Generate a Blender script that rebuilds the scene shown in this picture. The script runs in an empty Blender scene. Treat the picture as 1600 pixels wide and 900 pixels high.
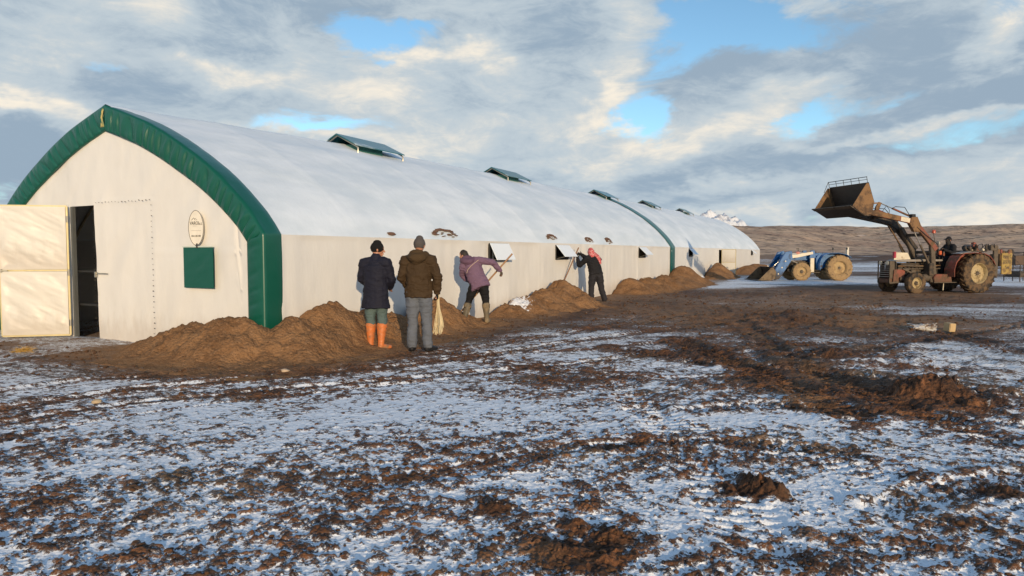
import bpy, bmesh, math, random
import numpy as np
from mathutils import Vector, Matrix
R = math.radians
random.seed(7)
sc = bpy.context.scene
C = sc.collection
# ------------------------------------------------------------------ camera
FPX, CH = 1061.0, 1.6
PITCH = math.atan(55/FPX)
cam = bpy.data.cameras.new('camera'); camo = bpy.data.objects.new('camera', cam); C.objects.link(camo)
cam.sensor_width = 36; cam.lens = FPX/1600*36; cam.clip_start = .1; cam.clip_end = 30000
camo.location = (0, 0, CH); camo.rotation_euler = (R(90)-PITCH, 0, 0)
sc.camera = camo
# ------------------------------------------------------------------ exposure
sc.view_settings.view_transform = 'Standard'; sc.view_settings.look = 'None'
sc.view_settings.exposure = 0.22; sc.view_settings.gamma = 1
sc.view_settings.use_curve_mapping = False
# ------------------------------------------------------------------ sun
SUN_EL = 9.5
sd = Vector((-.24, .97, 0)).normalized()*math.cos(R(SUN_EL)); sd.z = -math.sin(R(SUN_EL))
sl = bpy.data.lights.new('sun', 'SUN'); sl.energy = 3.3; sl.angle = R(.6); sl.color = (1, .76, .48)
so = bpy.data.objects.new('sun', sl); C.objects.link(so); so.rotation_euler = sd.to_track_quat('-Z', 'Y').to_euler()
# ------------------------------------------------------------------ world: clear sky plus procedural cloud by direction
W = bpy.data.worlds.new('World'); sc.world = W; W.use_nodes = True
class NT:
    def __init__(s, t): s.t = t; s.n = t.nodes; s.l = t.links
    def new(s, k, **kw):
        n = s.n.new(k)
        for a, b in kw.items(): setattr(n, a, b)
        return n
    def put(s, v, sock):
        if isinstance(v, bpy.types.NodeSocket): s.l.new(v, sock)
        elif v is not None: sock.default_value = v
    def m(s, op, a, b=None, c=None, clamp=False):
        n = s.new('ShaderNodeMath', operation=op, use_clamp=clamp)
        s.put(a, n.inputs[0]); s.put(b, n.inputs[1]); s.put(c, n.inputs[2]); return n.outputs[0]
    def mix(s, f, a, b, mode='MIX'):
        n = s.new('ShaderNodeMix', data_type='RGBA', blend_type=mode)
        s.put(f, n.inputs[0])
        s.put(a if isinstance(a, bpy.types.NodeSocket) else (*a, 1)[:4], n.inputs[6])
        s.put(b if isinstance(b, bpy.types.NodeSocket) else (*b, 1)[:4], n.inputs[7]); return n.outputs[2]
    def ss(s, v, lo, hi, a=0., b=1.):
        n = s.new('ShaderNodeMapRange', interpolation_type='SMOOTHSTEP')
        s.put(v, n.inputs[0]); s.put(lo, n.inputs[1]); s.put(hi, n.inputs[2]); s.put(a, n.inputs[3]); s.put(b, n.inputs[4]); return n.outputs[0]
    def noise(s, vec, scale, detail=4, rough=.5, dist=0., out=0):
        n = s.new('ShaderNodeTexNoise'); s.put(vec, n.inputs['Vector'])
        n.inputs['Scale'].default_value = scale; n.inputs['Detail'].default_value = detail
        n.inputs['Roughness'].default_value = rough; n.inputs['Distortion'].default_value = dist
        return n.outputs[out]
    def map(s, vec, sc_=(1, 1, 1), loc=(0, 0, 0), rot=(0, 0, 0)):
        n = s.new('ShaderNodeMapping'); s.put(vec, n.inputs[0]); n.inputs['Location'].default_value = loc
        n.inputs['Rotation'].default_value = rot; n.inputs['Scale'].default_value = sc_; return n.outputs[0]
def px_dir(px, py):
    u = px-800; w = 450-py
    v = Vector((u, FPX*math.cos(PITCH)+w*math.sin(PITCH), -FPX*math.sin(PITCH)+w*math.cos(PITCH))); return v.normalized()
def make_world():
    t = NT(W.node_tree); t.n.clear()
    out = t.new('ShaderNodeOutputWorld'); bg = t.new('ShaderNodeBackground'); t.l.new(bg.outputs[0], out.inputs[0])
    sky = t.new('ShaderNodeTexSky'); sky.sky_type = 'NISHITA'; sky.sun_disc = False
    sky.sun_elevation = R(SUN_EL); sky.sun_rotation = math.atan2(-sd.x, -sd.y)
    sky.altitude = 1500; sky.air_density = 1.0; sky.dust_density = .6; sky.ozone_density = 1.6
    K = .12
    bg.inputs[1].default_value = K
    tc = t.new('ShaderNodeTexCoord'); D = tc.outputs['Generated']
    sep = t.new('ShaderNodeSeparateXYZ'); t.l.new(D, sep.inputs[0]); X, Y, Z = sep.outputs
    az = t.m('ARCTAN2', X, Y); el = t.m('ARCSINE', Z)
    # cloud plane coordinates (flattened so they do not run off to infinity)
    zz = t.m('ADD', t.m('MAXIMUM', Z, 0.), .10)
    cx = t.m('DIVIDE', X, zz); cy = t.m('DIVIDE', Y, zz)
    cmb = t.new('ShaderNodeCombineXYZ'); t.l.new(cx, cmb.inputs[0]); t.l.new(cy, cmb.inputs[1]); P = cmb.outputs[0]
    cm2 = t.new('ShaderNodeCombineXYZ'); t.l.new(az, cm2.inputs[0]); t.l.new(el, cm2.inputs[1]); A = cm2.outputs[0]
    big = t.noise(t.map(P, (.5, .5, 1), (3.1, 1.7, 0)), 1.0, 9, .56, .35)
    fine = t.noise(t.map(A, (6, 15, 1), (1, 2, 0), (0, 0, R(8))), 1.0, 13, .68, .8)
    soft = t.noise(t.map(A, (3.4, 11, 1), (7.3, 4, 0), (0, 0, R(12))), 1.0, 10, .60, .9)
    warp = t.noise(t.map(A, (4.5, 8, 1), (4, 9, 0)), 1.0, 5, .6, 0, out=1)
    ws = t.new('ShaderNodeSeparateXYZ'); t.l.new(warp, ws.inputs[0])
    azw = t.m('ADD', az, t.m('MULTIPLY', t.m('SUBTRACT', ws.outputs[0], .5), .26))
    elw = t.m('ADD', el, t.m('MULTIPLY', t.m('SUBTRACT', ws.outputs[1], .5), .14))
    def blob(px, py, rx, ry, rot=0, amp=1.):
        d = px_dir(px, py); a0 = math.atan2(d.x, d.y); e0 = math.asin(d.z)
        dx = t.m('SUBTRACT', azw, a0); dy = t.m('SUBTRACT', elw, e0)
        c, s = math.cos(R(rot)), math.sin(R(rot))
        u = t.m('MULTIPLY', t.m('ADD', t.m('MULTIPLY', dx, c), t.m('MULTIPLY', dy, s)), FPX/rx)
        v = t.m('MULTIPLY', t.m('SUBTRACT', t.m('MULTIPLY', dy, c), t.m('MULTIPLY', dx, s)), FPX/ry)
        r2 = t.m('ADD', t.m('MULTIPLY', u, u), t.m('MULTIPLY', v, v))
        return t.m('MULTIPLY', t.m('EXPONENT', t.m('MULTIPLY', r2, -1.)), amp)
    def total(lst):
        o = None
        for b in lst:
            g = blob(*b); o = g if o is None else t.m('ADD', o, g)
        return o
    holes = total([(590, 72, 85, 24, 5, .95), (1015, 180, 42, 52, 0, 1.0), (1170, 24, 125, 34, -5, 1.0), (1055, 60, 60, 40, 0, .5), (1250, 185, 75, 22, 25, .75), (1390, 140, 50, 18, 20, .5),
                   (1500, 205, 130, 14, 8, .45), (130, 112, 40, 10, 0, .4), (460, 190, 60, 14, 0, .3), (380, 10, 80, 25, 0, .35), (20, 297, 60, 10, 0, .35), (1320, 315, 90, 12, 0, .12), (1590, 10, 60, 30, 0, .4), (520, 200, 110, 12, 5, .35)])
    high = t.ss(el, R(22), R(42))                       # overhead the cloud thins out
    cov = t.m('ADD', t.m('SUBTRACT', t.m('ADD', t.m('MULTIPLY', fine, .55), t.m('MULTIPLY', big, .35)), t.m('MULTIPLY', holes, .46)), t.m('MULTIPLY', high, -.30))
    cloud = t.ss(cov, .14, .34)
    # sunlit cream tops against grey-blue bodies
    cream = total([(250, 28, 85, 20, -8, .8), (90, 60, 130, 40, 0, .45), (360, 112, 90, 20, 0, 1.0), (700, 98, 85, 14, 0, .85), (640, 125, 120, 30, 0, .45), (40, 185, 90, 16, -18, 1.1), (960, 45, 45, 60, 0, .5), (960, 130, 30, 60, 0, .7), (950, 215, 70, 28, 0, .8),
                   (780, 205, 170, 26, 0, .55), (600, 160, 140, 26, 0, .4), (840, 260, 160, 18, 0, .5), (1140, 215, 110, 24, 20, .75), (1240, 140, 60, 22, 15, .55), (1330, 120, 50, 20, 15, .5), (1560, 45, 75, 26, 30, .9), (1500, 185, 120, 9, 8, .8), (1300, 225, 110, 8, 5, .55),
                   (1400, 342, 330, 16, 0, .75), (1100, 300, 110, 9, 3, .5), (450, 210, 120, 12, 0, .4), (1500, 260, 200, 20, 0, .3), (620, 225, 120, 14, 0, .5)])
    grey = total([(60, 250, 130, 45, 0, .8), (300, 60, 170, 60, 0, .35), (420, 40, 190, 50, 0, .5), (860, 70, 100, 80, 0, .5), (1075, 95, 100, 50, 0, .9), (1190, 70, 60, 35, 0, .6), (1380, 90, 150, 45, 0, .7), (1280, 20, 120, 20, 0, .5), (1350, 215, 330, 38, 14, .55), (1100, 285, 200, 28, 10, .5), (170, 150, 150, 45, 0, .4), (560, 130, 120, 20, 0, .2), (1540, 120, 120, 28, 15, .5)])
    br = t.m('ADD', t.m('ADD', t.m('ADD', t.m('MULTIPLY', fine, .55), t.m('MULTIPLY', soft, .55)), t.m('MULTIPLY', t.m('SUBTRACT', t.noise(t.map(A, (16, 42, 1), (5, 3, 0), (0, 0, R(8))), 1.0, 8, .66, 1.2), .45), .30)), t.m('SUBTRACT', t.m('MULTIPLY', cream, .34), t.m('MULTIPLY', grey, .22)))
    f1 = t.ss(br, .38, .64); f2 = t.ss(br, .60, .96)
    s_ = 1/K
    g0 = tuple(v*s_ for v in (.275, .36, .45)); g1 = tuple(v*s_ for v in (.45, .52, .57)); g2 = tuple(v*s_ for v in (.84, .76, .64))
    col = t.mix(f2, t.mix(f1, g0, g1), g2)
    # the clear sky of the photograph is a saturated blue; the Nishita sky gives it its gradient
    clear = t.mix(1., sky.outputs[0], CLEAR_TINT, 'MULTIPLY')
    col = t.mix(t.ss(el, R(22), R(40)), col, tuple(v*s_ for v in (.42, .68, 1.06)))     # higher cloud is thin and blue
    fin = t.mix(cloud, clear, col)
    t.l.new(fin, bg.inputs[0])
CLEAR_TINT = (1.22, 1.42, 1.42)
make_world()

# ------------------------------------------------------------------ numpy noise
def _h(ix, iy, iz, seed):
    n = (ix.astype(np.int64)*374761393 + iy.astype(np.int64)*668265263 + iz.astype(np.int64)*2147483647 + seed*974634777) & 0xffffffff
    n = ((n ^ (n >> 13))*1274126177) & 0xffffffff
    n = ((n ^ (n >> 15))*2246822519) & 0xffffffff
    return ((n ^ (n >> 16)) & 0xffffff)/float(0xffffff)
def vn2(x, y, seed=0):
    ix = np.floor(x); iy = np.floor(y); fx = x-ix; fy = y-iy
    fx = fx*fx*(3-2*fx); fy = fy*fy*(3-2*fy); z = np.zeros_like(ix)
    a = _h(ix, iy, z, seed); b = _h(ix+1, iy, z, seed); c = _h(ix, iy+1, z, seed); d = _h(ix+1, iy+1, z, seed)
    return (a+(b-a)*fx)*(1-fy)+(c+(d-c)*fx)*fy
def vn3(p, seed=0):
    i = np.floor(p); f = p-i; f = f*f*(3-2*f)
    o = 0
    for dx in (0, 1):
        for dy in (0, 1):
            for dz in (0, 1):
                w = (f[:, 0] if dx else 1-f[:, 0])*(f[:, 1] if dy else 1-f[:, 1])*(f[:, 2] if dz else 1-f[:, 2])
                o = o + w*_h(i[:, 0]+dx, i[:, 1]+dy, i[:, 2]+dz, seed)
    return o
def fbm3(p, oct_=3, seed=0):
    o = 0; a = .5; s = 0
    for k in range(oct_):
        o = o+a*vn3(p*(2**k)+k*17.3, seed+k); s += a; a *= .5
    return o/s
def sstep(x, a, b):
    t = np.clip((x-a)/(b-a), 0, 1); return t*t*(3-2*t)

# ------------------------------------------------------------------ pixel -> place helpers (only used to find real positions)
def ground_at(px, py, z=0.):
    d = px_dir(px, py); s = (z-CH)/d.z; return (d.x*s, d.y*s)
def plane_at(px, py, depth):
    d = px_dir(px, py); s = depth/d.y; return Vector((d.x*s, depth, CH+d.z*s))

# ------------------------------------------------------------------ object helpers
def tag(o, label=None, cat=None, group=None, kind=None):
    if label: o['label'] = label
    if cat: o['category'] = cat
    if group: o['group'] = group
    if kind: o['kind'] = kind
    return o
def link(name, me, parent=None, mat=None, smooth=False, loc=None, rot=None):
    o = bpy.data.objects.new(name, me); C.objects.link(o)
    if parent is not None: o.parent = parent
    if mat is not None:
        for m_ in (mat if isinstance(mat, (list, tuple)) else [mat]): me.materials.append(m_)
    if smooth and me: me.polygons.foreach_set('use_smooth', [True]*len(me.polygons))
    if loc is not None: o.location = loc
    if rot is not None: o.rotation_euler = rot
    return o
def empty(name, loc, rz=0, **k):
    o = bpy.data.objects.new(name, None); C.objects.link(o); o.location = loc; o.rotation_euler = (0, 0, rz)
    o.empty_display_size = .2
    return tag(o, **k)
def from_np(name, verts, faces, parent=None, mat=None, smooth=True, attrs=None):
    """faces: (n,4) or (n,3) int array"""
    me = bpy.data.meshes.new(name); verts = np.asarray(verts, dtype=np.float32); faces = np.asarray(faces, dtype=np.int32)
    k = faces.shape[1]; n = len(faces)
    me.vertices.add(len(verts)); me.vertices.foreach_set('co', verts.ravel())
    me.loops.add(n*k); me.loops.foreach_set('vertex_index', faces.ravel())
    me.polygons.add(n); me.polygons.foreach_set('loop_start', np.arange(n, dtype=np.int32)*k)
    me.polygons.foreach_set('loop_total', np.full(n, k, dtype=np.int32))
    if attrs:
        for a, v in attrs.items():
            at = me.attributes.new(a, 'FLOAT', 'POINT'); at.data.foreach_set('value', np.asarray(v, dtype=np.float32).ravel())
    me.update(calc_edges=True); me.validate()
    return link(name, me, parent, mat, smooth)
def gridfaces(nr, nc, keep=None, flip=False):
    i = np.arange(nr-1)[:, None]*nc+np.arange(nc-1)[None, :]
    f = np.stack([i, i+1, i+nc+1, i+nc], -1)
    if flip: f = f[..., ::-1]
    if keep is not None: f = f[keep]
    return f.reshape(-1, 4)
class MB:
    def __init__(s): s.bm = bmesh.new()
    def box(s, c, d, rot=None, taper=None):
        r = bmesh.ops.create_cube(s.bm, size=1)['verts']
        for v in r:
            v.co = Vector((v.co.x*d[0], v.co.y*d[1], v.co.z*d[2]))
            if taper and v.co.z > 0: v.co.x *= taper[0]; v.co.y *= taper[1]
        M = Matrix.Translation(c) @ (rot if rot is not None else Matrix()).to_4x4()
        bmesh.ops.transform(s.bm, matrix=M, verts=r); return s
    def bar(s, a, b, w, h, up=(0, 0, 1)):
        a = Vector(a); b = Vector(b); d = b-a; L = d.length; z = d.normalized(); u = Vector(up)
        x = u.cross(z)
        if x.length < 1e-4: x = Vector((1, 0, 0)).cross(z)
        x.normalize(); y = z.cross(x)
        M = Matrix((x, y, z)).transposed()
        return s.box((a+b)/2, (w, h, L), M)
    def tube(s, pts, r, n=8, caps=True):
        pts = [Vector(p) for p in pts]; rr = r if isinstance(r, (list, tuple)) else [r]*len(pts)
        rings = []; ref = None
        for i, p in enumerate(pts):
            t_ = (pts[min(i+1, len(pts)-1)]-pts[max(i-1, 0)]).normalized()
            if ref is None: ref = t_.orthogonal().normalized()
            ref = (ref-t_*ref.dot(t_)); ref = ref.normalized() if ref.length > 1e-5 else t_.orthogonal().normalized()
            y = t_.cross(ref)
            rings.append([s.bm.verts.new(p+(ref*math.cos(2*math.pi*k/n)+y*math.sin(2*math.pi*k/n))*rr[i]) for k in range(n)])
        for a, b in zip(rings, rings[1:]):
            for k in range(n): s.bm.faces.new((a[k], a[(k+1) % n], b[(k+1) % n], b[k]))
        if caps: s.bm.faces.new(rings[0][::-1]); s.bm.faces.new(rings[-1])
        return s
    def prism(s, poly, y0, y1):
        """poly in (x,z), extruded along y"""
        a = [s.bm.verts.new((p[0], y0, p[1])) for p in poly]; b = [s.bm.verts.new((p[0], y1, p[1])) for p in poly]
        n = len(poly)
        for k in range(n): s.bm.faces.new((a[k], a[(k+1) % n], b[(k+1) % n], b[k]))
        s.bm.faces.new(a[::-1]); s.bm.faces.new(b); return s
    def lathe(s, prof, c, axis='y', n=32, closed=False):
        """prof list of (r, h)"""
        rings = []
        for r_, h in prof:
            ring = []
            for k in range(n):
                a = 2*math.pi*k/n; u, v = r_*math.cos(a), r_*math.sin(a)
                co = (u, h, v) if axis == 'y' else ((u, v, h) if axis == 'z' else (h, u, v))
                ring.append(s.bm.verts.new(Vector(c)+Vector(co)))
            rings.append(ring)
        pr = list(zip(rings, rings[1:]))+([(rings[-1], rings[0])] if closed else [])
        for a, b in pr:
            for k in range(n): s.bm.faces.new((a[k], a[(k+1) % n], b[(k+1) % n], b[k]))
        if not closed:
            s.bm.faces.new(rings[0][::-1]); s.bm.faces.new(rings[-1])
        return s
    def ball(s, c, r, sub=2, sc_=(1, 1, 1)):
        v = bmesh.ops.create_icosphere(s.bm, subdivisions=sub, radius=r)['verts']
        for q in v: q.co = Vector((q.co.x*sc_[0], q.co.y*sc_[1], q.co.z*sc_[2]))+Vector(c)
        return s
    def build(s, name, mat, parent=None, bevel=0., smooth=False, seg=2):
        bmesh.ops.remove_doubles(s.bm, verts=s.bm.verts, dist=1e-6)
        bmesh.ops.recalc_face_normals(s.bm, faces=s.bm.faces)
        if bevel:
            bmesh.ops.bevel(s.bm, geom=[e for e in s.bm.edges if len(e.link_faces) == 2 and e.calc_face_angle(0) > .5], offset=bevel, segments=seg, affect='EDGES', clamp_overlap=True)
        me = bpy.data.meshes.new(name); s.bm.to_mesh(me); s.bm.free()
        o = link(name, me, parent, mat)
        if smooth:
            me.polygons.foreach_set('use_smooth', [True]*len(me.polygons))
            me.set_sharp_from_angle(angle=R(38))
        return o
# ------------------------------------------------------------------ materials
def mat(name, col, rough=.6, metal=0., var=.12, vscale=6., dirt=None, dirt_amt=.5, dirt_scale=3., bump=0., bscale=30., spec=.5, low=None, coat=0, coord='Object'):
    """procedural paint/cloth/metal: two-octave colour variation, patchy dirt, optional heavier dirt towards the wheels (low=(z0,z1))"""
    m_ = bpy.data.materials.new(name); m_.use_nodes = True; t = NT(m_.node_tree)
    b = t.n['Principled BSDF']; tc = t.new('ShaderNodeTexCoord').outputs[coord]
    n1 = t.noise(tc, vscale, 5, .6)
    base = t.mix(n1, tuple(max(0, v*(1-var*2)) for v in col), tuple(v*(1+var*2) for v in col))
    rg = rough
    if dirt:
        n2 = t.noise(tc, dirt_scale, 8, .68)
        k = t.ss(n2, .5+.28*(1-2*dirt_amt)-.06, .5+.28*(1-2*dirt_amt)+.12)
        if low:
            sp = t.new('ShaderNodeSeparateXYZ'); t.l.new(tc, sp.inputs[0])
            lowf = t.ss(t.m('ADD', sp.outputs[2], t.m('MULTIPLY', t.m('SUBTRACT', n2, .5), .8)), low[0], low[1], .95, 0.)
            k = t.m('MAXIMUM', k, lowf)
        n3 = t.noise(tc, vscale*3, 4, .6)
        dc = t.mix(n3, tuple(v*.65 for v in dirt), tuple(v*1.3 for v in dirt))
        base = t.mix(k, base, dc)
        rg = t.m('ADD', t.m('MULTIPLY', k, .9-rough), rough)
        b.inputs['Metallic'].default_value = 0
        if metal: t.put(t.m('MULTIPLY', t.m('SUBTRACT', 1., k), metal), b.inputs['Metallic'])
    elif metal: b.inputs['Metallic'].default_value = metal
    t.put(base, b.inputs['Base Color']); t.put(rg, b.inputs['Roughness'])
    b.inputs['Specular IOR Level'].default_value = spec
    if bump:
        bn = t.new('ShaderNodeBump'); bn.inputs['Strength'].default_value = 1.; bn.inputs['Distance'].default_value = bump
        t.l.new(t.noise(tc, bscale, 6, .6), bn.inputs['Height']); t.l.new(bn.outputs[0], b.inputs['Normal'])
    return m_
MUD = (.125, .07, .036); DRY = (.30, .20, .10)
# ================================================================== GROUND
AXA = Vector((.451, .8925, 0)); S0 = Vector((-3.867, 10.6, 0)); SHED_RZ = math.atan2(.8925, .451)
def to_shed(x, y):
    dx = x-S0.x; dy = y-S0.y
    return dx*.451+dy*.8925, -dx*.8925+dy*.451     # along, inward
def poly_dist(x, y, pts):
    d = np.full(x.shape, 1e9); s = np.zeros(x.shape); acc = 0; sgn = np.ones(x.shape)
    for (ax, ay), (bx, by) in zip(pts, pts[1:]):
        vx, vy = bx-ax, by-ay; L2 = vx*vx+vy*vy; L = math.sqrt(L2)
        t = np.clip(((x-ax)*vx+(y-ay)*vy)/L2, 0, 1); q = np.hypot(x-ax-t*vx, y-ay-t*vy)
        sg = np.sign((x-ax)*vy-(y-ay)*vx); m_ = q < d
        d = np.where(m_, q, d); s = np.where(m_, acc+t*L, s); sgn = np.where(m_, sg, sgn); acc += L
    return d, s, sgn
# tyre tracks: (points, width, strength, depth, lug)
TR = [
 ([(-60, 648), (100, 622), (200, 606), (400, 590), (600, 574), (800, 548), (1000, 520), (1200, 500), (1380, 478)], .30, .5, .035, 0),
 ([(-60, 618), (150, 590), (350, 578), (520, 566), (700, 548), (900, 520), (1080, 492)], .34, .42, .03, 0),
 ([(-60, 672), (120, 642), (200, 630), (430, 608), (650, 590), (900, 566), (1100, 550), (1300, 535)], .24, .45, .03, 0),
 ([(-60, 705), (100, 668), (250, 642), (400, 622), (560, 606), (700, 592)], .16, .35, .02, 0),
 ([(700, 552), (900, 548), (1100, 528), (1300, 505)], .2, .35, .03, 0),
 ([(720, 560), (860, 575), (1000, 590), (1150, 590)], .3, .35, .02, 0),
 ([(1060, 530), (1130, 562), (1200, 590), (1270, 620), (1335, 655)], .42, .75, .075, .13),
 ([(960, 545), (1050, 560), (1180, 572), (1330, 588), (1480, 606), (1620, 622)], .45, .65, .06, .12),
 ([(1120, 480), (1180, 520), (1230, 560), (1330, 610), (1420, 640), (1560, 690)], .40, .55, .06, .12),
 ([(1080, 640), (1200, 632), (1340, 645), (1480, 655), (1640, 668)], .28, .45, .04, .11),
 ([(940, 700), (1080, 690), (1230, 698), (1330, 712)], .22, .5, .035, .1),
 ([(1000, 640), (1150, 690), (1350, 740), (1640, 800)], .36, .08, .03, .12),
 ([(940, 570), (1010, 640), (1090, 730), (1200, 860)], .4, .06, .03, .12),
 ([(560, 770), (760, 735), (900, 700), (1000, 690)], .2, .35, .02, 0),
 ([(1380, 800), (1480, 770), (1640, 745)], .3, .3, .035, .11),
 ([(1300, 560), (1420, 535), (1640, 500)], .35, .45, .05, .12),
 ([(1250, 470), (1400, 500), (1640, 560)], .4, .4, .05, .12),
]
# broad patches of churned mud (+) or clean snow (-): px, py, rx(m), ry(m), rot, amp
PA = [(1150, 500, 3.4, 4.6, 20, .36), (1350, 500, 4.2, 2.6, 0, .22), (1050, 480, 3.0, 4.5, 0, .28), (1250, 462, 7, 4.2, 0, .36), (1450, 466, 5, 2.6, 0, .36), (1200, 545, 1.7, 1.4, 30, .35), (1400, 590, 1.5, .9, 0, .30), (1000, 470, 1.6, 6, -26, .35),
      (1450, 630, .9, .5, 0, .50), (1240, 600, .8, .6, 0, .35), (1130, 600, .5, .4, 0, .20), (850, 515, 1.6, 2.0, 0, .05), (900, 590, 1.1, .6, 0, .16),
      (1090, 720, .5, .22, 0, .16), (1170, 775, .22, .12, 0, .5), (900, 860, .35, .16, 0, .30), (950, 800, .22, .12, 0, .25), (700, 700, .45, .25, 0, .20), (430, 760, .7, .2, 10, .10), (560, 745, .5, .2, 0, .10),
      (60, 815, .6, .25, 0, .22), (160, 770, .5, .2, 0, .10), (330, 740, .5, .2, 0, .08), (250, 860, .6, .2, 0, .10), (1480, 870, .4, .2, 0, .15), (1560, 830, .3, .2, 0, .28),
      (200, 548, 1.1, .9, 0, .45), (60, 545, 1.5, .7, 0, .12), (350, 575, 1.4, .5, 0, .40), (560, 560, 1.4, .7, 60, .25), (720, 515, 1, 1.6, -30, .35), (890, 485, 1, 2.4, -28, .35),
      (150, 680, 1.5, .5, 10, -.10), (640, 640, 1.4, .8, 0, -.24), (820, 640, 1.0, .5, 0, -.14), (350, 660, 1.2, .5, 0, -.10), (1080, 660, 1.2, .35, 10, -.20), (1250, 800, .9, .35, 0, -.18), (1000, 860, .3, .25, 0, -.12), (1040, 815, .35, .13, 0, -.35), (1350, 760, .8, .25, 0, -.12),
      (860, 525, 1.4, .9, 0, -.15), (980, 520, 1.2, .6, 0, -.12), (1270, 655, .9, .25, 0, -.30), (1380, 540, 1.2, .6, 0, -.10), (1560, 560, 2, 1.2, 0, -.15), (1560, 480, 3.5, 2.2, 0, -.45), (1130, 448, 3, 2.6, 0, -.7), (1200, 440, 6, 3.0, 0, -.35), (1390, 425, 10, 7, 0, -.0), (1590, 446, 4, 4, 0, -.3), (1400, 450, 8, 3.4, 0, .70), (1300, 452, 5, 2.2, 0, .3), (1450, 480, 6, 2.4, 0, .28),
      (1420, 520, 1.4, .8, 0, .12), (1430, 503, 1.9, 1.3, 0, .42), (1500, 477, 3, 1.2, 0, .25)]
def ground_fields(x, y, cell):
    r = np.hypot(x, y)
    def oc(lam, seed, ax=1., ay=1.):
        w = np.clip(1.6-cell*1.5/lam, 0, 1)
        return (vn2(x*ax/lam+seed*3.7, y*ay/lam+seed*1.3, seed)-.5)*w
    B = np.full(x.shape, .352)
    B += .08*oc(1.7, 11)+.09*oc(.8, 12)+.07*oc(5., 13)
    a3 = R(38); xs = x*math.cos(a3)+y*math.sin(a3); ys = -x*math.sin(a3)+y*math.cos(a3)
    B += .22*(vn2(xs/1.3, ys/.16, 23)-.5)*(1-sstep(r, 9, 16))+.12*(vn2(xs/.5+3, ys/.07, 24)-.5)*(1-sstep(r, 5, 9))
    # wind and wheel streaks across the yard, turning with the tracks
    a = R(-12); xr = x*math.cos(a)+y*math.sin(a); yr = -x*math.sin(a)+y*math.cos(a)
    st = (vn2(xr/1.6, yr/.30, 21)-.5)*np.clip(2-cell, 0, 1); B += .30*st*sstep(r, 4, 9); B += .34*(vn2(x/1.5+5, y/.9, 22)-.5)*sstep(r, 9, 14)*(1-sstep(r, 40, 60))
    H = .05*oc(6., 1)+.035*oc(2.2, 2)
    for px, py, rx, ry, ro, am in PA:
        gx, gy = ground_at(px, py); c, s = math.cos(R(ro)), math.sin(R(ro))
        u = ((x-gx)*c+(y-gy)*s)/rx; v = (-(x-gx)*s+(y-gy)*c)/ry
        u = u+.5*oc(.9, 31)/max(rx, .4); v = v+.5*oc(.9, 32)/max(ry, .4)
        B += am*np.exp(-(u*u+v*v))
    rough = np.clip(B-.3, 0, .6)
    near = r < 45
    for pts, w, stg, dep, lug in TR:
        P = [ground_at(*p) for p in pts]
        xn, yn = x[near], y[near]
        wob = .10*(vn2(xn/.7, yn/.7, 41)-.5)
        d, s, sg = poly_dist(xn, yn, P); d = d+wob
        ins = 1-sstep(d, w*.38, w*.62); rim = np.exp(-((d-w*.72)/(w*.2))**2)
        # second wheel of the same axle is not modelled: each track is its own stroke
        dh = -dep*.7*ins+dep*.35*rim*(.5+vn2(xn/.12, yn/.12, 42))
        if lug:
            ph = s/lug+d*sg*2.6/w*.35
            lg = sstep(np.abs((ph % 1)-.5), .16, .30)*ins
            dh += dep*.55*lg
            B[near] += stg*(.25*ins*(1-lg)+.55*lg*ins+.5*rim)
        else:
            B[near] += stg*(.50*ins+.35*rim)*(.35+1.2*vn2(xn/.35, yn/.35, 43))
        lat = d*sg; strp = np.cos(2*np.pi*(lat+.02*(vn2(xn/.4, yn/.4, 44)-.5))/(.085 if w < .3 else .11))*(1-sstep(d, w*.8, w*1.3))
        if not lug: B[near] += .26*strp*stg*1.6; dh = dh+.006*strp
        H[near] += np.clip(dh, -.06, .03)
    # clods
    c1 = 1-2*np.abs(oc(.34, 51)); c = .0
    k1 = oc(.30, 51); k2 = oc(.145, 52); k3 = oc(.07, 53, 1, 1.2); k4 = oc(.034, 54); k5 = oc(.017, 55)
    cl = .14*k1+.24*k2+.48*k3+.54*k4+.46*k5           # about -.5 .. .5
    clod = np.clip(cl+.5, 0, 1)
    mudm = sstep(B+1.15*(clod-.5), .44, .60)
    H += .012*k1*(.5+rough*2)+.010*k2*(.4+rough*3)+.013*k3*(.5+rough*2)+.012*k4*(.8+rough)+.008*k5
    churn = np.zeros_like(B)
    for px, py, rx, ry, am in ((1230, 500, 3.2, 3.2, 1.), (1310, 562, 2.4, 1.2, 1.), (1460, 622, 1.3, .7, 1.), (1100, 560, 1.2, 1.0, .5), (1400, 545, 1.6, .8, .6), (1150, 600, .8, .5, .4), (1250, 464, 6, 4.5, .8), (1050, 485, 3.5, 4.5, .6), (1480, 468, 5, 2.5, .7)):
        gx, gy = ground_at(px, py); churn = np.maximum(churn, am*np.exp(-((x-gx)/rx)**2-((y-gy)/ry)**2))
    r1 = 1-2*np.abs(oc(.75, 56)); r2 = 1-2*np.abs(oc(.33, 57)); r3 = 1-2*np.abs(oc(.16, 58))
    r0 = 1-2*np.abs(oc(1.7, 59)); H += churn*(.10*(r0-.5)*sstep(r, 12, 18)+.13*(r1-.5)+.09*(r2-.5)+.045*(r3-.5)); B += churn*.14*(r2-.4)
    H += mudm*np.clip(clod-.40, 0, 1)*.034*(.5+1.6*rough)
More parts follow.
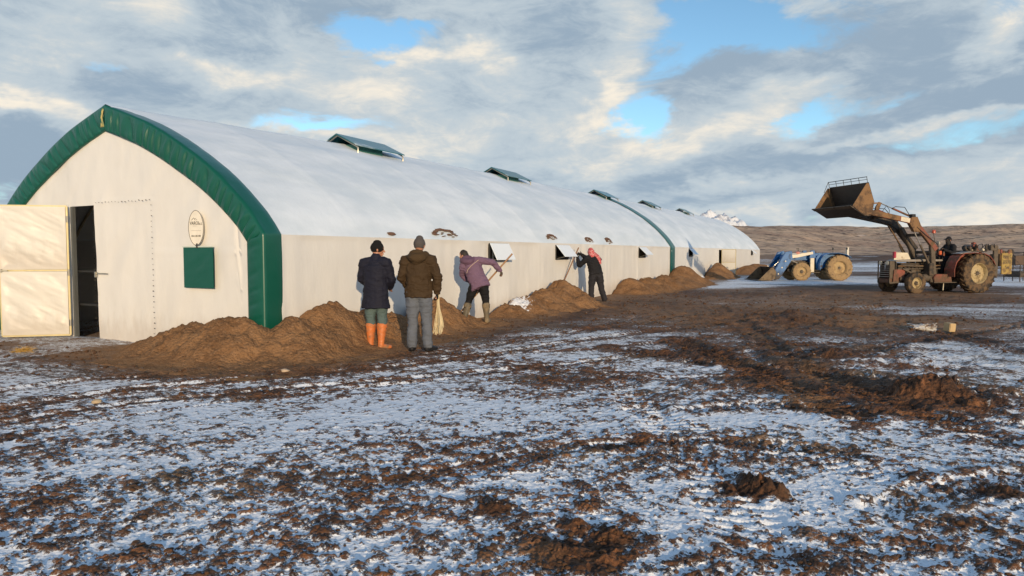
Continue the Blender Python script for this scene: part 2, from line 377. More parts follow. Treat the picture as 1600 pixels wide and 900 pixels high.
    # special clods
    for px, py, s_, h_ in [(1190, 772, .085, .10), (1165, 760, .04, .06), (1215, 780, .05, .06), (955, 845, .06, .05), (900, 830, .05, .04), (985, 815, .04, .04), (880, 870, .08, .04), (945, 878, .07, .045), (1560, 770, .06, .05), (770, 800, .06, .04), (1450, 622, .22, .13), (1480, 628, .18, .11), (1415, 618, .15, .07), (1300, 560, .25, .09), (1240, 500, .5, .14), (1300, 490, .6, .12)]:
        gx, gy = ground_at(px, py); q = np.hypot(x-gx, y-gy)/s_
        H += h_*np.exp(-(q*(1+.9*(k2+k3)))**2)*(.75+.8*(clod-.3)); B += 1.1*np.exp(-q*q*.35)
    aa0, ii0 = to_shed(x, y); dd0 = np.hypot(np.maximum(-aa0, 0), np.maximum(-ii0, 0))
    B += .55*np.exp(-(dd0/1.9)**4)*(ii0 < 3)*(aa0 < 33)
    # far fields: long low swells and spoil banks beyond the yard
    far = sstep(r, 60, 160)
    H += far*.5*(vn2(x/60, y/25, 61)-.3)
    bank = sstep(vn2(x/22+3, y/10, 62), .52, .8)*sstep(r, 75, 100)*(1-sstep(r, 190, 260))
    bank *= sstep(x, 5, 20)
    H += 1.0*bank; B += .5*bank
    fs = (vn2(x/38+7, y/13, 63)-.5)
    st2 = vn2(x/14+2, y/3.5, 64)-.5; st3 = vn2(x/50+2, y/8, 65)-.5
    mid = sstep(r, 32, 60)
    B = B+mid*(.9*st2*.6+.7*st3)+far*(.10+.7*fs+.35*sstep(r, 90, 150))+.35*sstep(r, 230, 420)
    # level under the barn
    aa, ii = to_shed(x, y)
    ins = (aa > .1) & (aa < 61) & (ii > .1) & (ii < 7.5)
    H = np.where(ins, np.minimum(H, -.02), H)
    return H, B, clod
def build_ground():
    da = np.arange(-42, 42.001, 84/1150)
    ang = np.radians(np.concatenate([np.arange(-180, -42, 4.), da, np.arange(46, 181, 4.)]))
    ang[-1] = math.pi
    v = np.arange(560, 3, -.68)
    r = np.concatenate([[.01, .5, 1.1, 1.7, 2.3, 2.7], CH*FPX/v, [700, 1000, 1600, 2600, 4500, 8000, 14000]])
    RR, AA = np.meshgrid(r, ang, indexing='ij')
    x = RR*np.sin(AA); y = RR*np.cos(AA)
    dr = np.gradient(r)[:, None]*np.ones_like(x)
    dang = np.where(np.abs(AA) < R(42.5), R(84/1150), R(4)); cell = np.maximum(dr*.7, RR*dang)
    sh = x.shape
    dry_sunlit = np.zeros(x.size)
    for px, py, rx, ry, am in ((1430, 505, 2.6, 1.8, 1.), (1250, 475, 6, 5, .7), (1050, 490, 3, 5, .6), (1420, 462, 7, 4, .65), (1000, 462, 2.5, 5, .6), (1150, 452, 3, 4, .6)):  # tan soil; mid-yard blobs paint in sun-caught clods and lift tractor shadow
        gx, gy = ground_at(px, py); dry_sunlit = np.maximum(dry_sunlit, am*np.exp(-((x.ravel()-gx)/rx)**2-((y.ravel()-gy)/ry)**2))
    al_, in_ = to_shed(x.ravel(), y.ravel()); dry_sunlit = np.maximum(dry_sunlit, .7*np.exp(-(np.hypot(np.maximum(-al_, 0), np.maximum(-in_, 0))/2.0)**4))
    H, B, cl = ground_fields(x.ravel(), y.ravel(), cell.ravel())
    H[RR.ravel() > 3000] = 0
    verts = np.stack([x.ravel(), y.ravel(), H], 1)
    f = gridfaces(sh[0], sh[1], flip=True)
    o = from_np('ground', verts, f, None, ground_mat(), True, {'mud': B, 'clod': cl, 'dry_sunlit': dry_sunlit})
    tag(o, 'churned brown mud under thin snow, crossed by tyre tracks', 'ground', kind='structure')
    return o
def ground_mat():
    m_ = bpy.data.materials.new('snowy_mud'); m_.use_nodes = True; t = NT(m_.node_tree); b = t.n['Principled BSDF']
    a1 = t.new('ShaderNodeAttribute', attribute_name='mud').outputs['Fac']; a2 = t.new('ShaderNodeAttribute', attribute_name='clod').outputs['Fac']
    geo = t.new('ShaderNodeNewGeometry'); P = geo.outputs['Position']
    ln = t.new('ShaderNodeVectorMath', operation='LENGTH'); t.l.new(P, ln.inputs[0]); dist = ln.outputs['Value']
    n1 = t.noise(t.map(t.map(P, rot=(0, 0, R(-36))), (.62, 1.35, 1)), 20., 10, .70); n2 = t.noise(P, 85., 5, .66)
    vo = t.new('ShaderNodeTexVoronoi'); vo.inputs['Scale'].default_value = 34; t.l.new(t.map(P, (1, 1.25, 1)), vo.inputs['Vector']); vs = t.new('ShaderNodeSeparateColor'); t.l.new(vo.outputs['Color'], vs.inputs[0]); cellr = vs.outputs[0]; vd = vo.outputs['Distance']; n0 = t.noise(t.map(P, (1, 2.2, 1), rot=(0, 0, R(-10))), 1.1, 7, .65)
    farf = t.ss(dist, 14, 40)
    k = t.m('ADD', a1, t.m('MULTIPLY', t.m('SUBTRACT', a2, .5), 1.15))
    k = t.m('ADD', k, t.m('MULTIPLY', t.m('SUBTRACT', n1, .5), 1.0))
    v2 = t.new('ShaderNodeTexVoronoi'); v2.inputs['Scale'].default_value = 62; t.l.new(t.map(P, (1, 1.5, 1)), v2.inputs['Vector']); v2s = t.new('ShaderNodeSeparateColor'); t.l.new(v2.outputs['Color'], v2s.inputs[0])
    v3 = t.new('ShaderNodeTexVoronoi'); v3.inputs['Scale'].default_value = 19; t.l.new(t.map(P, (1, 1.8, 1)), v3.inputs['Vector']); v3s = t.new('ShaderNodeSeparateColor'); t.l.new(v3.outputs['Color'], v3s.inputs[0])
    k = t.m('ADD', k, t.m('MULTIPLY', t.ss(v2s.outputs[0], .72, .80), .20))
    k = t.m('ADD', k, t.m('MULTIPLY', t.ss(v3s.outputs[0], .78, .84), t.m('MULTIPLY', t.ss(dist, 4, 9), .26)))
    k = t.m('ADD', k, t.m('MULTIPLY', t.m('SUBTRACT', n2, .5), .62))
    k = t.m('ADD', k, t.m('MULTIPLY', t.m('SUBTRACT', cellr, .5), .24))
    k = t.m('ADD', k, t.m('MULTIPLY', t.m('MULTIPLY', t.m('SUBTRACT', n0, .5), farf), 1.1))
    mudf = t.ss(k, .40, .56)
    nf = t.noise(P, 130., 4, .7); frost = t.m('MULTIPLY', t.ss(k, .42, .90, 1., .0), t.ss(nf, .46, .60))           # snow caught on top of clods
    c0 = t.mix(t.ss(n1, .35, .68), (.030, .015, .009), (.28, .118, .048))
    c0 = t.mix(t.ss(t.noise(P, .55, 4, .6), .48, .66), c0, t.mix(n2, (.13, .085, .05), (.24, .15, .085)))   # drier earth
    nm = t.noise(t.map(P, (1, 1.8, 1), rot=(0, 0, R(-14))), 2.1, 8, .72)
    c0 = t.mix(t.m('MULTIPLY', t.ss(nm, .40, .60, 1., 0.), .62), c0, (.032, .018, .011))
    c0 = t.mix(t.m('MULTIPLY', t.ss(nm, .54, .70), .55), c0, (.34, .16, .072))
    dr = t.new('ShaderNodeAttribute', attribute_name='dry_sunlit').outputs['Fac']
    c0 = t.mix(t.m('MULTIPLY', t.ss(t.m('ADD', dr, t.m('MULTIPLY', t.m('SUBTRACT', nm, .5), .9)), .15, .75), .9), c0, t.mix(n2, (.20, .104, .050), (.37, .215, .108)))  # tan soil colour, doubling as painted sunlight on the mid-yard mud
    c0 = t.mix(t.m('MULTIPLY', frost, .8), c0, (.62, .64, .68))
    far_snow = t.mix(n0, (.82, .87, .94), (.92, .94, .97))
    col = t.mix(mudf, far_snow, c0)
    t.put(col, b.inputs['Base Color'])
    t.put(t.ss(mudf, 0, 1, .55, .78), b.inputs['Roughness'])
    b.inputs['Specular IOR Level'].default_value = .35
    bn = t.new('ShaderNodeBump'); bn.inputs['Distance'].default_value = .022; bn.inputs['Strength'].default_value = .9
    hh = t.m('ADD', t.m('MULTIPLY', t.m('MULTIPLY', vd, mudf), -.9), t.m('ADD', t.m('MULTIPLY', t.m('MULTIPLY', nm, t.ss(dist, 7, 16)), 10.), t.m('ADD', t.m('MULTIPLY', n1, t.m('ADD', t.m('MULTIPLY', mudf, 1.2), .35)), t.m('MULTIPLY', n2, .35))))
    t.l.new(hh, bn.inputs['Height']); t.l.new(bn.outputs[0], b.inputs['Normal'])
    return m_
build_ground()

# hills
def build_hills():
    na, nr = 900, 130
    ang = np.radians(np.linspace(-75, 75, na)); q = np.linspace(0, 1, nr)
    r = 330*(2600/330)**q
    RR, AA = np.meshgrid(r, ang, indexing='ij'); x = RR*np.sin(AA); y = RR*np.cos(AA)
    # envelope gives about 2.2 degrees of elevation at the crest
    crest = 1500+200*(vn2(AA*6+9, AA*0, 3)-.5)
    prof = sstep(RR, 520, 1500)
    amp = 45*(.95+.10*(vn2(np.degrees(AA)/7+3, AA*0+.5, 5)-.5)+.05*(vn2(np.degrees(AA)/1.6, AA*0+.5, 6)-.5))
    h = -14+14*sstep(RR, 330, 520)+amp*prof
    nz = 0
    for lam, a_, sd_ in ((420, 15, 71), (170, 8.5, 72), (75, 4.5, 73), (34, 2.2, 74), (15, 1.0, 75)):
        nz = nz+a_*(.5-np.abs(vn2(x/lam+50, y/lam+50, sd_)-.5)*2)
    h = h+nz*sstep(RR, 420, 900)*.8
    # a nearer spur rising on the left behind the barn end
    h = h+16*np.exp(-((np.degrees(AA)-19)/7)**2)*sstep(RR, 450, 800)*(1-sstep(RR, 900, 1300))
    h = np.where(RR > 1700, h-(RR-1700)*.08, h)
    o = from_np('hills', np.stack([x.ravel(), y.ravel(), h.ravel()], 1), gridfaces(nr, na, flip=True), None, hill_mat())
    tag(o, 'bare brown hills with scattered scrub along the horizon', 'hills', kind='structure')
def hill_mat():
    m_ = bpy.data.materials.new('dry_steppe'); m_.use_nodes = True; t = NT(m_.node_tree); b = t.n['Principled BSDF']
    P = t.new('ShaderNodeNewGeometry').outputs['Position']
    n1 = t.noise(P, .012, 9, .65); n2 = t.noise(P, .09, 6, .7); n3 = t.noise(t.map(P, (1, 1, 3)), .035, 8, .7)
    c = t.mix(t.ss(n1, .36, .64), (.42, .29, .21), (.66, .47, .32))
    c = t.mix(t.ss(n2, .50, .62), c, (.13, .095, .075))
    c = t.mix(t.m('MULTIPLY', t.ss(n3, .52, .72), .55), c, (.32, .26, .235))
    c = t.mix(t.m('MULTIPLY', t.ss(n3, .26, .40, 1., 0.), .35), c, (.62, .63, .66))      # snow left in hollows
    t.put(c, b.inputs['Base Color']); b.inputs['Roughness'].default_value = .95; b.inputs['Specular IOR Level'].default_value = .1
    bn = t.new('ShaderNodeBump'); bn.inputs['Distance'].default_value = 2.5; t.l.new(n2, bn.inputs['Height']); t.l.new(bn.outputs[0], b.inputs['Normal'])
    return m_
build_hills()
def build_mountain():
    d = 9000; nx, ny = 260, 70
    cx = (1122-800)/FPX*d
    X, Yy = np.meshgrid(np.linspace(-1150, 1150, nx), np.linspace(-900, 900, ny), indexing='ij')
    h = 690*np.exp(-np.abs((X+60)/560)**1.5)*np.exp(-(Yy/700)**2)
    h *= .80+.36*(vn2(X/260+4, Yy/260, 81)-.5)*2*.5+.10*(.5-np.abs(vn2(X/120, Yy/120, 82)-.5)*2)*2+.04*(.5-np.abs(vn2(X/45, Yy/45, 83)-.5)*2)*2
    m_ = bpy.data.materials.new('hazed_snowy_rock'); m_.use_nodes = True; t = NT(m_.node_tree); b = t.n['Principled BSDF']
    P = t.new('ShaderNodeNewGeometry').outputs['Position']; n = t.noise(P, .006, 7, .7)
    t.put(t.mix(t.ss(n, .50, .60), (.74, .77, .82), (.46, .49, .56)), b.inputs['Base Color']); b.inputs['Roughness'].default_value = .9  # rock paled towards the snow so the colour itself carries distance haze
    o = from_np('mountain', np.stack([(X+cx).ravel(), (Yy+d).ravel(), (h-15).ravel()], 1), gridfaces(nx, ny), None, m_)
    tag(o, 'distant snow covered mountain peak behind the far end of the barn', 'mountain', kind='structure')
build_mountain()
# ================================================================== THE TENT BARN
SL, SW = 61.5, 7.68
OUT = np.array([(0, 1.89), (.29, 2.25), (1.0, 2.86), (1.74, 3.33), (2.79, 3.86), (3.84, 4.22)])
def outline(s, H=4.22, off=0.):
    """s in [0,1] across the half arch, eave to apex -> (w, z) smooth curve"""
    s = np.asarray(s, float)
    # quadratic-ish pointed arch fitted through the measured points
    w = 3.84*s
    z = np.interp(w, DENW, DENZ)
    z = 1.89+(z-1.89)*(H-1.89)/(4.22-1.89)
    return w, z
_w = np.linspace(0, 3.84, 200)
_c = np.polyfit(np.sqrt(OUT[:, 0]+.05), OUT[:, 1], 3)
_c2 = np.polyfit(OUT[:, 0], OUT[:, 1], 3)
DENW = _w; DENZ = np.polyval(_c2, _w)
DENZ = DENZ+np.interp(_w, OUT[:, 0], OUT[:, 1]-np.polyval(_c2, OUT[:, 0]))
def ridgeH(t): return np.interp(t, [0, .4, 2, 6, 12, 25, 45, 62], [4.22, 4.22, 4.28, 4.40, 4.46, 4.56, 4.72, 4.8])
def arch_pts(n, H, full=True):
    """list over whole arch, from the right eave over the apex to the left eave, evenly spaced"""
    s = np.linspace(0, 1, 300); w, z = outline(s, H)
    L = np.concatenate([[0], np.cumsum(np.hypot(np.diff(w), np.diff(z)))]); q = np.linspace(0, L[-1], n)
    w = np.interp(q, L, w); z = np.interp(q, L, z)
    return w, z
def fabric_mat(name, col, snow=None, rough=.42, bump=.006, streak=True):
    m_ = bpy.data.materials.new(name); m_.use_nodes = True; t = NT(m_.node_tree); b = t.n['Principled BSDF']
    P = t.new('ShaderNodeTexCoord').outputs['Object']
    n1 = t.noise(P, 1.1, 5, .55); n2 = t.noise(t.map(P, (1, 1, .35)), 7, 5, .6); n3 = t.noise(P, 120, 2)
    c = t.mix(n1, tuple(v*.93 for v in col), tuple(min(1, v*1.05) for v in col))
    c = t.mix(t.m('MULTIPLY', t.ss(n2, .55, .85), .10), c, tuple(v*.72 for v in (col[0], col[1]*.95, col[2]*.88)))
    if streak:   # splashed soil low down on the sheet
        sp = t.new('ShaderNodeSeparateXYZ'); t.l.new(P, sp.inputs[0])
        lo = t.ss(t.m('ADD', sp.outputs[2], t.m('MULTIPLY', t.m('SUBTRACT', n2, .5), .9)), .05, .60, .30, 0.)
        c = t.mix(lo, c, (.34, .25, .17))
    rg = rough
    if snow:
        k = t.ss(t.m('ADD', t.noise(t.map(P, (.6, 1.4, 1.4)), .8, 7, .6), t.m('MULTIPLY', n1, .25)), *snow)
        c = t.mix(k, c, t.mix(n2, (.74, .81, .88), (.79, .86, .93)))
        rg = t.m('ADD', t.m('MULTIPLY', k, .35), rough)
    t.put(c, b.inputs['Base Color']); t.put(rg, b.inputs['Roughness'])
    bn = t.new('ShaderNodeBump'); bn.inputs['Distance'].default_value = bump; bn.inputs['Strength'].default_value = .8
    t.l.new(t.m('ADD', t.m('MULTIPLY', n2, 1.), t.m('MULTIPLY', n3, .03)), bn.inputs['Height']); t.l.new(bn.outputs[0], b.inputs['Normal'])
    return m_
M_WHITE = fabric_mat('white_tarpaulin', (.74, .725, .69))
M_ROOF = fabric_mat('snow_dusted_tarpaulin', (.655, .735, .80), snow=(.46, .80), streak=False, bump=.006)
M_GREEN = fabric_mat('green_tarpaulin', (.005, .088, .060), rough=.34, streak=False, bump=.003)
M_GREEN_TOP = fabric_mat('green_roof_tarpaulin', (.008, .10, .09), snow=(.72, .82), rough=.32, streak=False)
M_DOORW = fabric_mat('door_tarpaulin', (.64, .62, .57), bump=.004)
M_STEEL = mat('galvanised_steel', (.42, .40, .34), .38, .75, dirt=MUD, dirt_amt=.25)
M_DARKIN = mat('dark_lining', (.02, .022, .022), .8)
M_ROPE = mat('yellow_cord', (.50, .42, .16), .7)
shed = empty('tent_barn', S0, SHED_RZ, label='long white arched tarpaulin barn with green trim and snow on its roof', cat='barn')

def wr(p, lam, seed, amp):   # wrinkles
    return (fbm3(np.asarray(p)/lam, 3, seed)-.5)*2*amp
# --- roof, both slopes
def build_roof():
    ts = np.concatenate([np.arange(0, 12, .09), np.arange(12, 28, .18), np.arange(28, SL, .4), [SL]])
    n = 60
    V = []
    for t in ts:
        H = float(ridgeH(t)); w, z = arch_pts(n, H)
        ww = np.concatenate([w, (SW-w)[::-1][1:]]); zz = np.concatenate([z, z[::-1][1:]])
        V.append(np.stack([np.full(len(ww), t), ww, zz], 1))
    V = np.array(V); sh = V.shape
    p = V.reshape(-1, 3)
    ph = (p[:, 0]-.35)/2.0
    env = sstep(p[:, 2], 1.89, 2.5)
    sag = -.012*np.sin(np.pi*(ph % 1))**1*env                         # cloth sags between the hoops
    hoop = .007*np.exp(-(((ph+.5) % 1-.5)/.03)**2)*env
    d = sag+hoop+wr(p*[.35, 1, 1], .5, 3, .016)*env+wr(p*[1, .6, .6], .16, 5, .0035)
    # outward normal of arch
    q = V; dw = np.gradient(q[:, :, 1], axis=1).ravel(); dz = np.gradient(q[:, :, 2], axis=1).ravel(); L = np.hypot(dw, dz)
    p[:, 1] += -dz/L*d; p[:, 2] += dw/L*d
    # snow lying thicker along the ridge
    rid = np.abs(p[:, 1]-SW/2); p[:, 2] += .05*np.exp(-(rid/.35)**2)
    from_np('roof', p, gridfaces(sh[0], sh[1], flip=True), shed, M_ROOF)
build_roof()
# --- side wall with window openings and a door opening
WINS = [7.30, 11.54, 20.5, 30.2, 55.3]; WW, WZ0, WZ1 = 1.0, 1.40, 1.83
DT0, DT1, DZ = 39.55, 40.45, 1.80
def build_side(y, name, holes, sgn):
    br = sorted(set([0, SL]+[h for k in holes for h in k[:2]])); tt = []
    for a, b in zip(br, br[1:]):
        st = .07 if a < 14 else (.14 if a < 30 else .3)
        tt += list(np.linspace(a, b, max(2, int((b-a)/st)+1)))[:-1]
    tt = np.array(tt+[SL]); zb = [-.12, WZ0, WZ1, 1.895] if name == 'side_wall' else [-.12, 1.895]
    if name == 'side_wall': zb = [-.12, WZ0, DZ, WZ1, 1.895]
    zz = []
    for a, b in zip(zb, zb[1:]): zz += list(np.linspace(a, b, max(2, int((b-a)/.075)+1)))[:-1]
    zz = np.array(zz+[1.895])
    T, Z = np.meshgrid(tt, zz, indexing='ij')
    p = np.stack([T.ravel(), np.full(T.size, y), Z.ravel()], 1)
    ed = sstep(p[:, 2], 1.895, 1.80)
    d = wr(p*[1, 1, .28], .22, 8, .010)*1.0+wr(p*[1, 1, .5], .9, 9, .028)
    ph = (p[:, 0]-.35)/2.0; d += -.012*np.sin(np.pi*(ph % 1))
    d += .009*np.exp(-(((p[:, 0]-.35+1) % 2-1)/.022)**2)
    d += .006*np.sin(p[:, 0]*9+4*p[:, 2])*np.exp(-((p[:, 0]-14.2)/.6)**2)*3
    p[:, 1] -= sgn*d*ed
    keep = np.ones((len(tt)-1, len(zz)-1), bool); tm = (tt[1:]+tt[:-1])/2; zm = (zz[1:]+zz[:-1])/2
    for t0, t1, z0, z1 in holes: keep[np.ix_((tm > t0) & (tm < t1), (zm > z0) & (zm < z1))] = False
    from_np(name, p, gridfaces(len(tt), len(zz), keep=keep, flip=(sgn < 0)), shed, M_WHITE)
build_side(0., 'side_wall', [(w, w+WW, WZ0, WZ1) for w in WINS]+[(DT0, DT1, -1, DZ)], 1)
build_side(SW, 'side_wall', [], -1)
# --- end walls
DW0, DW1, DH = 4.27, 4.98, 2.47     # door opening seen dark
def build_end(x, name, hole):
    ww = np.concatenate([np.linspace(0, DW0, 70)[:-1], np.linspace(DW0, DW1, 12)[:-1], np.linspace(DW1, SW, 45)])
    top = np.where(ww <= SW/2, outline(np.clip(ww/3.84, 0, 1), 4.22 if x < 1 else 4.8)[1], outline(np.clip((SW-ww)/3.84, 0, 1), 4.22 if x < 1 else 4.8)[1])
    nz1, nz2 = 42, 34
    cols = []
    for w, tp in zip(ww, top):
        hb = min(DH, tp*.98)
        if tp < DH*1.02: hb = tp*.62
        z = np.concatenate([np.linspace(-.05, hb, nz1)[:-1], np.linspace(hb, tp-.01, nz2)])
        cols.append(np.stack([np.full(len(z), x), np.full(len(z), w), z], 1))
    V = np.array(cols); sh = V.shape; p = V.reshape(-1, 3)
    g = p.copy(); ang = R(35); g[:, 1], g[:, 2] = p[:, 1]*math.cos(ang)+p[:, 2]*math.sin(ang), (-p[:, 1]*math.sin(ang)+p[:, 2]*math.cos(ang))*.3
    d = wr(p*[1, 1, .25], .16, 12, .007)+wr(g, .26, 13, .018)+wr(p, 1.1, 14, .026)
    for ws in (2.62,): d += .010*np.exp(-((p[:, 1]-ws)/.025)**2)*(p[:, 2] < 2.52)
    d += .010*np.exp(-((p[:, 2]-2.51)/.02)**2)*((p[:, 1] > 2.6) & (p[:, 1] < 4.2))
    d += .012*np.exp(-((p[:, 2]-1.62)/.02)**2)*(p[:, 1] < 2.6)
    p[:, 0] -= d
    wm = (ww[1:]+ww[:-1])/2; keep = np.ones((sh[0]-1, sh[1]-1), bool)
    if hole: keep[np.ix_((wm > DW0) & (wm < DW1), np.arange(sh[1]-1) < nz1-1)] = False
    from_np(name, p, gridfaces(sh[0], sh[1], keep=keep, flip=(x > 1)), shed, M_WHITE)
build_end(.02, 'front_wall', True); build_end(SL-.02, 'end_wall', False)
# --- green trim round the front arch
def trim_path():
    w, z = arch_pts(300, 4.22); zs = np.linspace(-.1, 1.89, 60)[:-1]
    W_ = np.concatenate([np.zeros(59), w, (SW-w)[::-1][1:], np.full(59, SW)]); Z_ = np.concatenate([zs, z, z[::-1][1:], zs[::-1]])
    return W_, Z_
def build_trim():
    W_, Z_ = trim_path(); n = len(W_)
    dw, dz = np.gradient(W_), np.gradient(Z_); L = np.hypot(dw, dz); nx, nz = -dz/L, dw/L       # outward
    for _ in range(6):
        nx = np.convolve(np.pad(nx, 1, 'edge'), [.25, .5, .25], 'valid'); nz = np.convolve(np.pad(nz, 1, 'edge'), [.25, .5, .25], 'valid')
    arc = np.concatenate([[0], np.cumsum(np.hypot(np.diff(W_), np.diff(Z_)))])
    # inner width of the face strip along the arch
    topf = sstep(Z_, 1.6, 3.9); wid = .315+.085*topf
    rows = []
    prof = [(.36, .012), (.30, .026), (.22, .03), (.12, .03), (.03, .03), (.0, .028), (-.03, .012), (-.036, -.01)]
    for x_, o_ in prof: rows.append(np.stack([np.full(n, x_), W_+nx*o_, Z_+nz*o_], 1))
    nf = 12
    for k in range(1, nf+1):
        f = k/nf
        ph_ = arc*13+1.1*np.sin(arc*2.6)+.9*np.sin(arc*6.1)+f*1.3; pleat = .9-2.2*(1-np.abs(np.sin(ph_)))**2.2+np.sin(arc*47+f*3+1.3*np.sin(arc*7))*.16
        pl = (fbm3(np.stack([arc*9, np.full(n, f*.9), arc*0], 1), 3, 21)-.5)*1.4+pleat*.55
        up = sstep(Z_, 1.7, 2.0)
        amp = .034*math.sin(math.pi*min(1, f*1.0))**.6*(.25+.75*up)+.003
        if f == 1: amp *= .35
        x_ = -.036-.012*math.sin(math.pi*f)-pl*amp
        dist = .01+wid*f
        iw = W_-nx*dist*1.0; iz = Z_-nz*dist
        # keep the post strips vertical
        v = 1-sstep(Z_, 1.55, 1.95)
        iw = iw*(1-v)+(np.where(W_ < SW/2, dist, SW-dist))*v; iz = iz*(1-v)+Z_*v
        mid = np.abs(W_-SW/2) < dist*.45
        rows.append(np.stack([x_*np.ones(n), iw, iz], 1))
    iw, iz = rows[-1][:, 1], rows[-1][:, 2]
    rows.append(np.stack([np.full(n, .01), iw, iz], 1))
    V = np.array(rows)
    p = V.reshape(-1, 3)
    a = np.tile(arc, V.shape[0])
    side = np.repeat(np.array([1]*5+[0]*(V.shape[0]-5)), n)
    p[:, 2] += side*wr(p, .35, 23, .010); p[:, 1] += side*wr(p, .3, 24, .008)
    from_np('front_trim', p, gridfaces(V.shape[0], n, flip=True), shed, M_GREEN)
    # lacing at the apex
    mb = MB()
    for k in range(7):
        x0 = SW/2+random.uniform(-.05, .05); x1 = SW/2+random.uniform(-.05, .06)
        mb.tube([(-.066, x0, 4.17-.02*k*.3), (-.072, (x0+x1)/2+.015, 4.0), (-.066, x1, 3.84+.02*random.random())], .0038, 6)
    mb.build('lacing_cord', M_ROPE, shed, smooth=True)
build_trim()
# --- green band across the middle
def build_band():
    t0, t1 = 26.0, 26.95; rows = []
    for t in np.linspace(t0, t1, 7):
        w, z = arch_pts(80, float(ridgeH(t))); zs = np.linspace(-.1, 1.89, 24)[:-1]
        W_ = np.concatenate([np.zeros(23), w, (SW-w)[::-1][1:], np.full(23, SW)]); Z_ = np.concatenate([zs, z, z[::-1][1:], zs[::-1]])
        dw, dz = np.gradient(W_), np.gradient(Z_); L = np.hypot(dw, dz); o_ = .055 if t0 < t < t1 else .02
        rows.append(np.stack([np.full(len(W_), t), W_-dz/L*o_, Z_+dw/L*o_+.05*np.exp(-((W_-SW/2)/.35)**2)], 1))
    V = np.array(rows); p = V.reshape(-1, 3); p[:, 1] += wr(p, .3, 27, .006); p[:, 2] += wr(p, .3, 28, .006)
    from_np('joint_band', p, gridfaces(V.shape[0], V.shape[1], flip=True), shed, M_GREEN_TOP)
build_band()
# --- steel hoops seen through the door, door posts
mb = MB()
for t in (1.6, 3.6, 5.6, 7.6, 9.6, 13.6, 17.6):
    w, z = arch_pts(14, float(ridgeH(t))-.06); P_ = [(t, .06, 0), (t, .06, 1.8)]+[(t, a+.05, b-.03) for a, b in zip(w, z)]+[(t, SW-a-.05, b-.03) for a, b in list(zip(w, z))[::-1]]+[(t, SW-.06, 1.8), (t, SW-.06, 0)]
    mb.tube(P_, .03, 8)
for w in (DW0-.03, DW1+.03): mb.box((.06, w, DH/2), (.05, .05, DH))
mb.box((.06, (DW0+DW1)/2, DH+.03), (.05, DW1-DW0+.12, .05))
mb.build('frame', M_STEEL, shed)
for z_ in (1.25, .62): MB().box((.12, (DW0+DW1)/2, z_), (.035, DW1-DW0-.004, .035)).build('door_rail', M_DARKIN, shed)
MB().box((.02, DW1-.035, DH/2), (.07, .065, DH-.01)).build('door_jamb', mat('grey_jamb', (.10, .105, .10), .6), shed, bevel=.006)
# --- open door leaf
def cloth_panel(name, w, h, parent, m_, seed, nx=60, nz=80, amp=.030, thick=.012):
    X, Z = np.meshgrid(np.linspace(0, w, nx), np.linspace(0, h, nz), indexing='ij')
    p = np.stack([X.ravel(), np.zeros(X.size), Z.ravel()], 1)
    e = np.minimum(np.minimum(p[:, 0], w-p[:, 0]), np.minimum(p[:, 2], h-p[:, 2])); ef = sstep(e, 0, .12)
    a = R(28); g = np.stack([(p[:, 0]*math.cos(a)+p[:, 2]*math.sin(a))*.28, p[:, 1], -p[:, 0]*math.sin(a)+p[:, 2]*math.cos(a)], 1)
    p[:, 1] -= wr(g, .16, seed, amp)*ef+wr(p, .5, seed+1, amp*.8)*ef
    f = gridfaces(nx, nz)
    q = p.copy(); q[:, 1] += thick
    fb = f[:, ::-1]+len(p)
    return from_np(name, np.concatenate([p, q]), np.concatenate([f, fb]), parent, m_)
LW, LH = 1.13, 2.44
leaf_rz = R(193)-SHED_RZ        # direction of the leaf in barn coordinates
door = MB()
for a, b in (((0, 0, .02), (0, 0, LH)), ((LW, 0, .02), (LW, 0, LH)), ((0, 0, LH), (LW, 0, LH)), ((0, 0, .02), (LW, 0, .02)), ((0, 0, 1.24), (LW, 0, 1.24))): door.bar(a, b, .032, .032, (0, 1, 0))
M_BRASSY = mat('zinc_yellow_frame', (.62, .53, .30), .35, .5, dirt=MUD, dirt_amt=.2)
dl = door.build('door', M_BRASSY, shed, bevel=.004); dl.location = (-.06, DW1+.02, .03); dl.rotation_euler = (0, 0, leaf_rz)
# cloth on the side that faces the yard (local +y is towards the viewer because the leaf runs left)
for z0, hh, sd_ in ((.04, 1.18, 31), (1.26, 1.17, 35)):
    c_ = cloth_panel('door_sheet', LW-.03, hh, dl, M_DOORW, sd_); c_.location = (.015, .02, z0)
MB().bar((LW-.14, .05, 1.24), (LW+.02, .05, 1.24), .022, .022).box((LW-.02, .04, 1.24), (.05, .05, .06)).build('latch', M_STEEL, dl, bevel=.003)
for z_ in (.25, 1.2, 2.2): MB().tube([(0.0, 0, z_-.06), (0.0, 0, z_+.06)], .022, 8).build('hinge', M_STEEL, dl, smooth=True)
# closed leaf right of the opening: frame edge under the cloth
mb = MB()
for z_ in (1.22,): mb.bar((-.012, DW0-.03, z_), (-.012, DW0-.35, z_+.0), .018, .02)
mb.box((-.02, DW0-.03, 1.20), (.04, .03, .10)); mb.build('door_bolt', M_STEEL, shed)
eye0 = MB().ball((0, 0, 0), .011, 1).build('eyelet', mat('dull_eyelet', (.13, .115, .09), .5, .4), shed)
EP = [(-.03, 2.62+random.uniform(-.01, .01), .1+k*.093) for k in range(26)]+[(-.03, 2.66+k*.094, 2.51+random.uniform(-.01, .01)) for k in range(17)]+[(-.026, DW0-.012, .1+k*.1) for k in range(24)]
for k, p_ in enumerate(EP):
    e_ = eye0 if k == 0 else eye0.copy()
    if k: C.objects.link(e_)
    e_.location = p_; e_.scale = (random.uniform(.6, 1.1),)*3
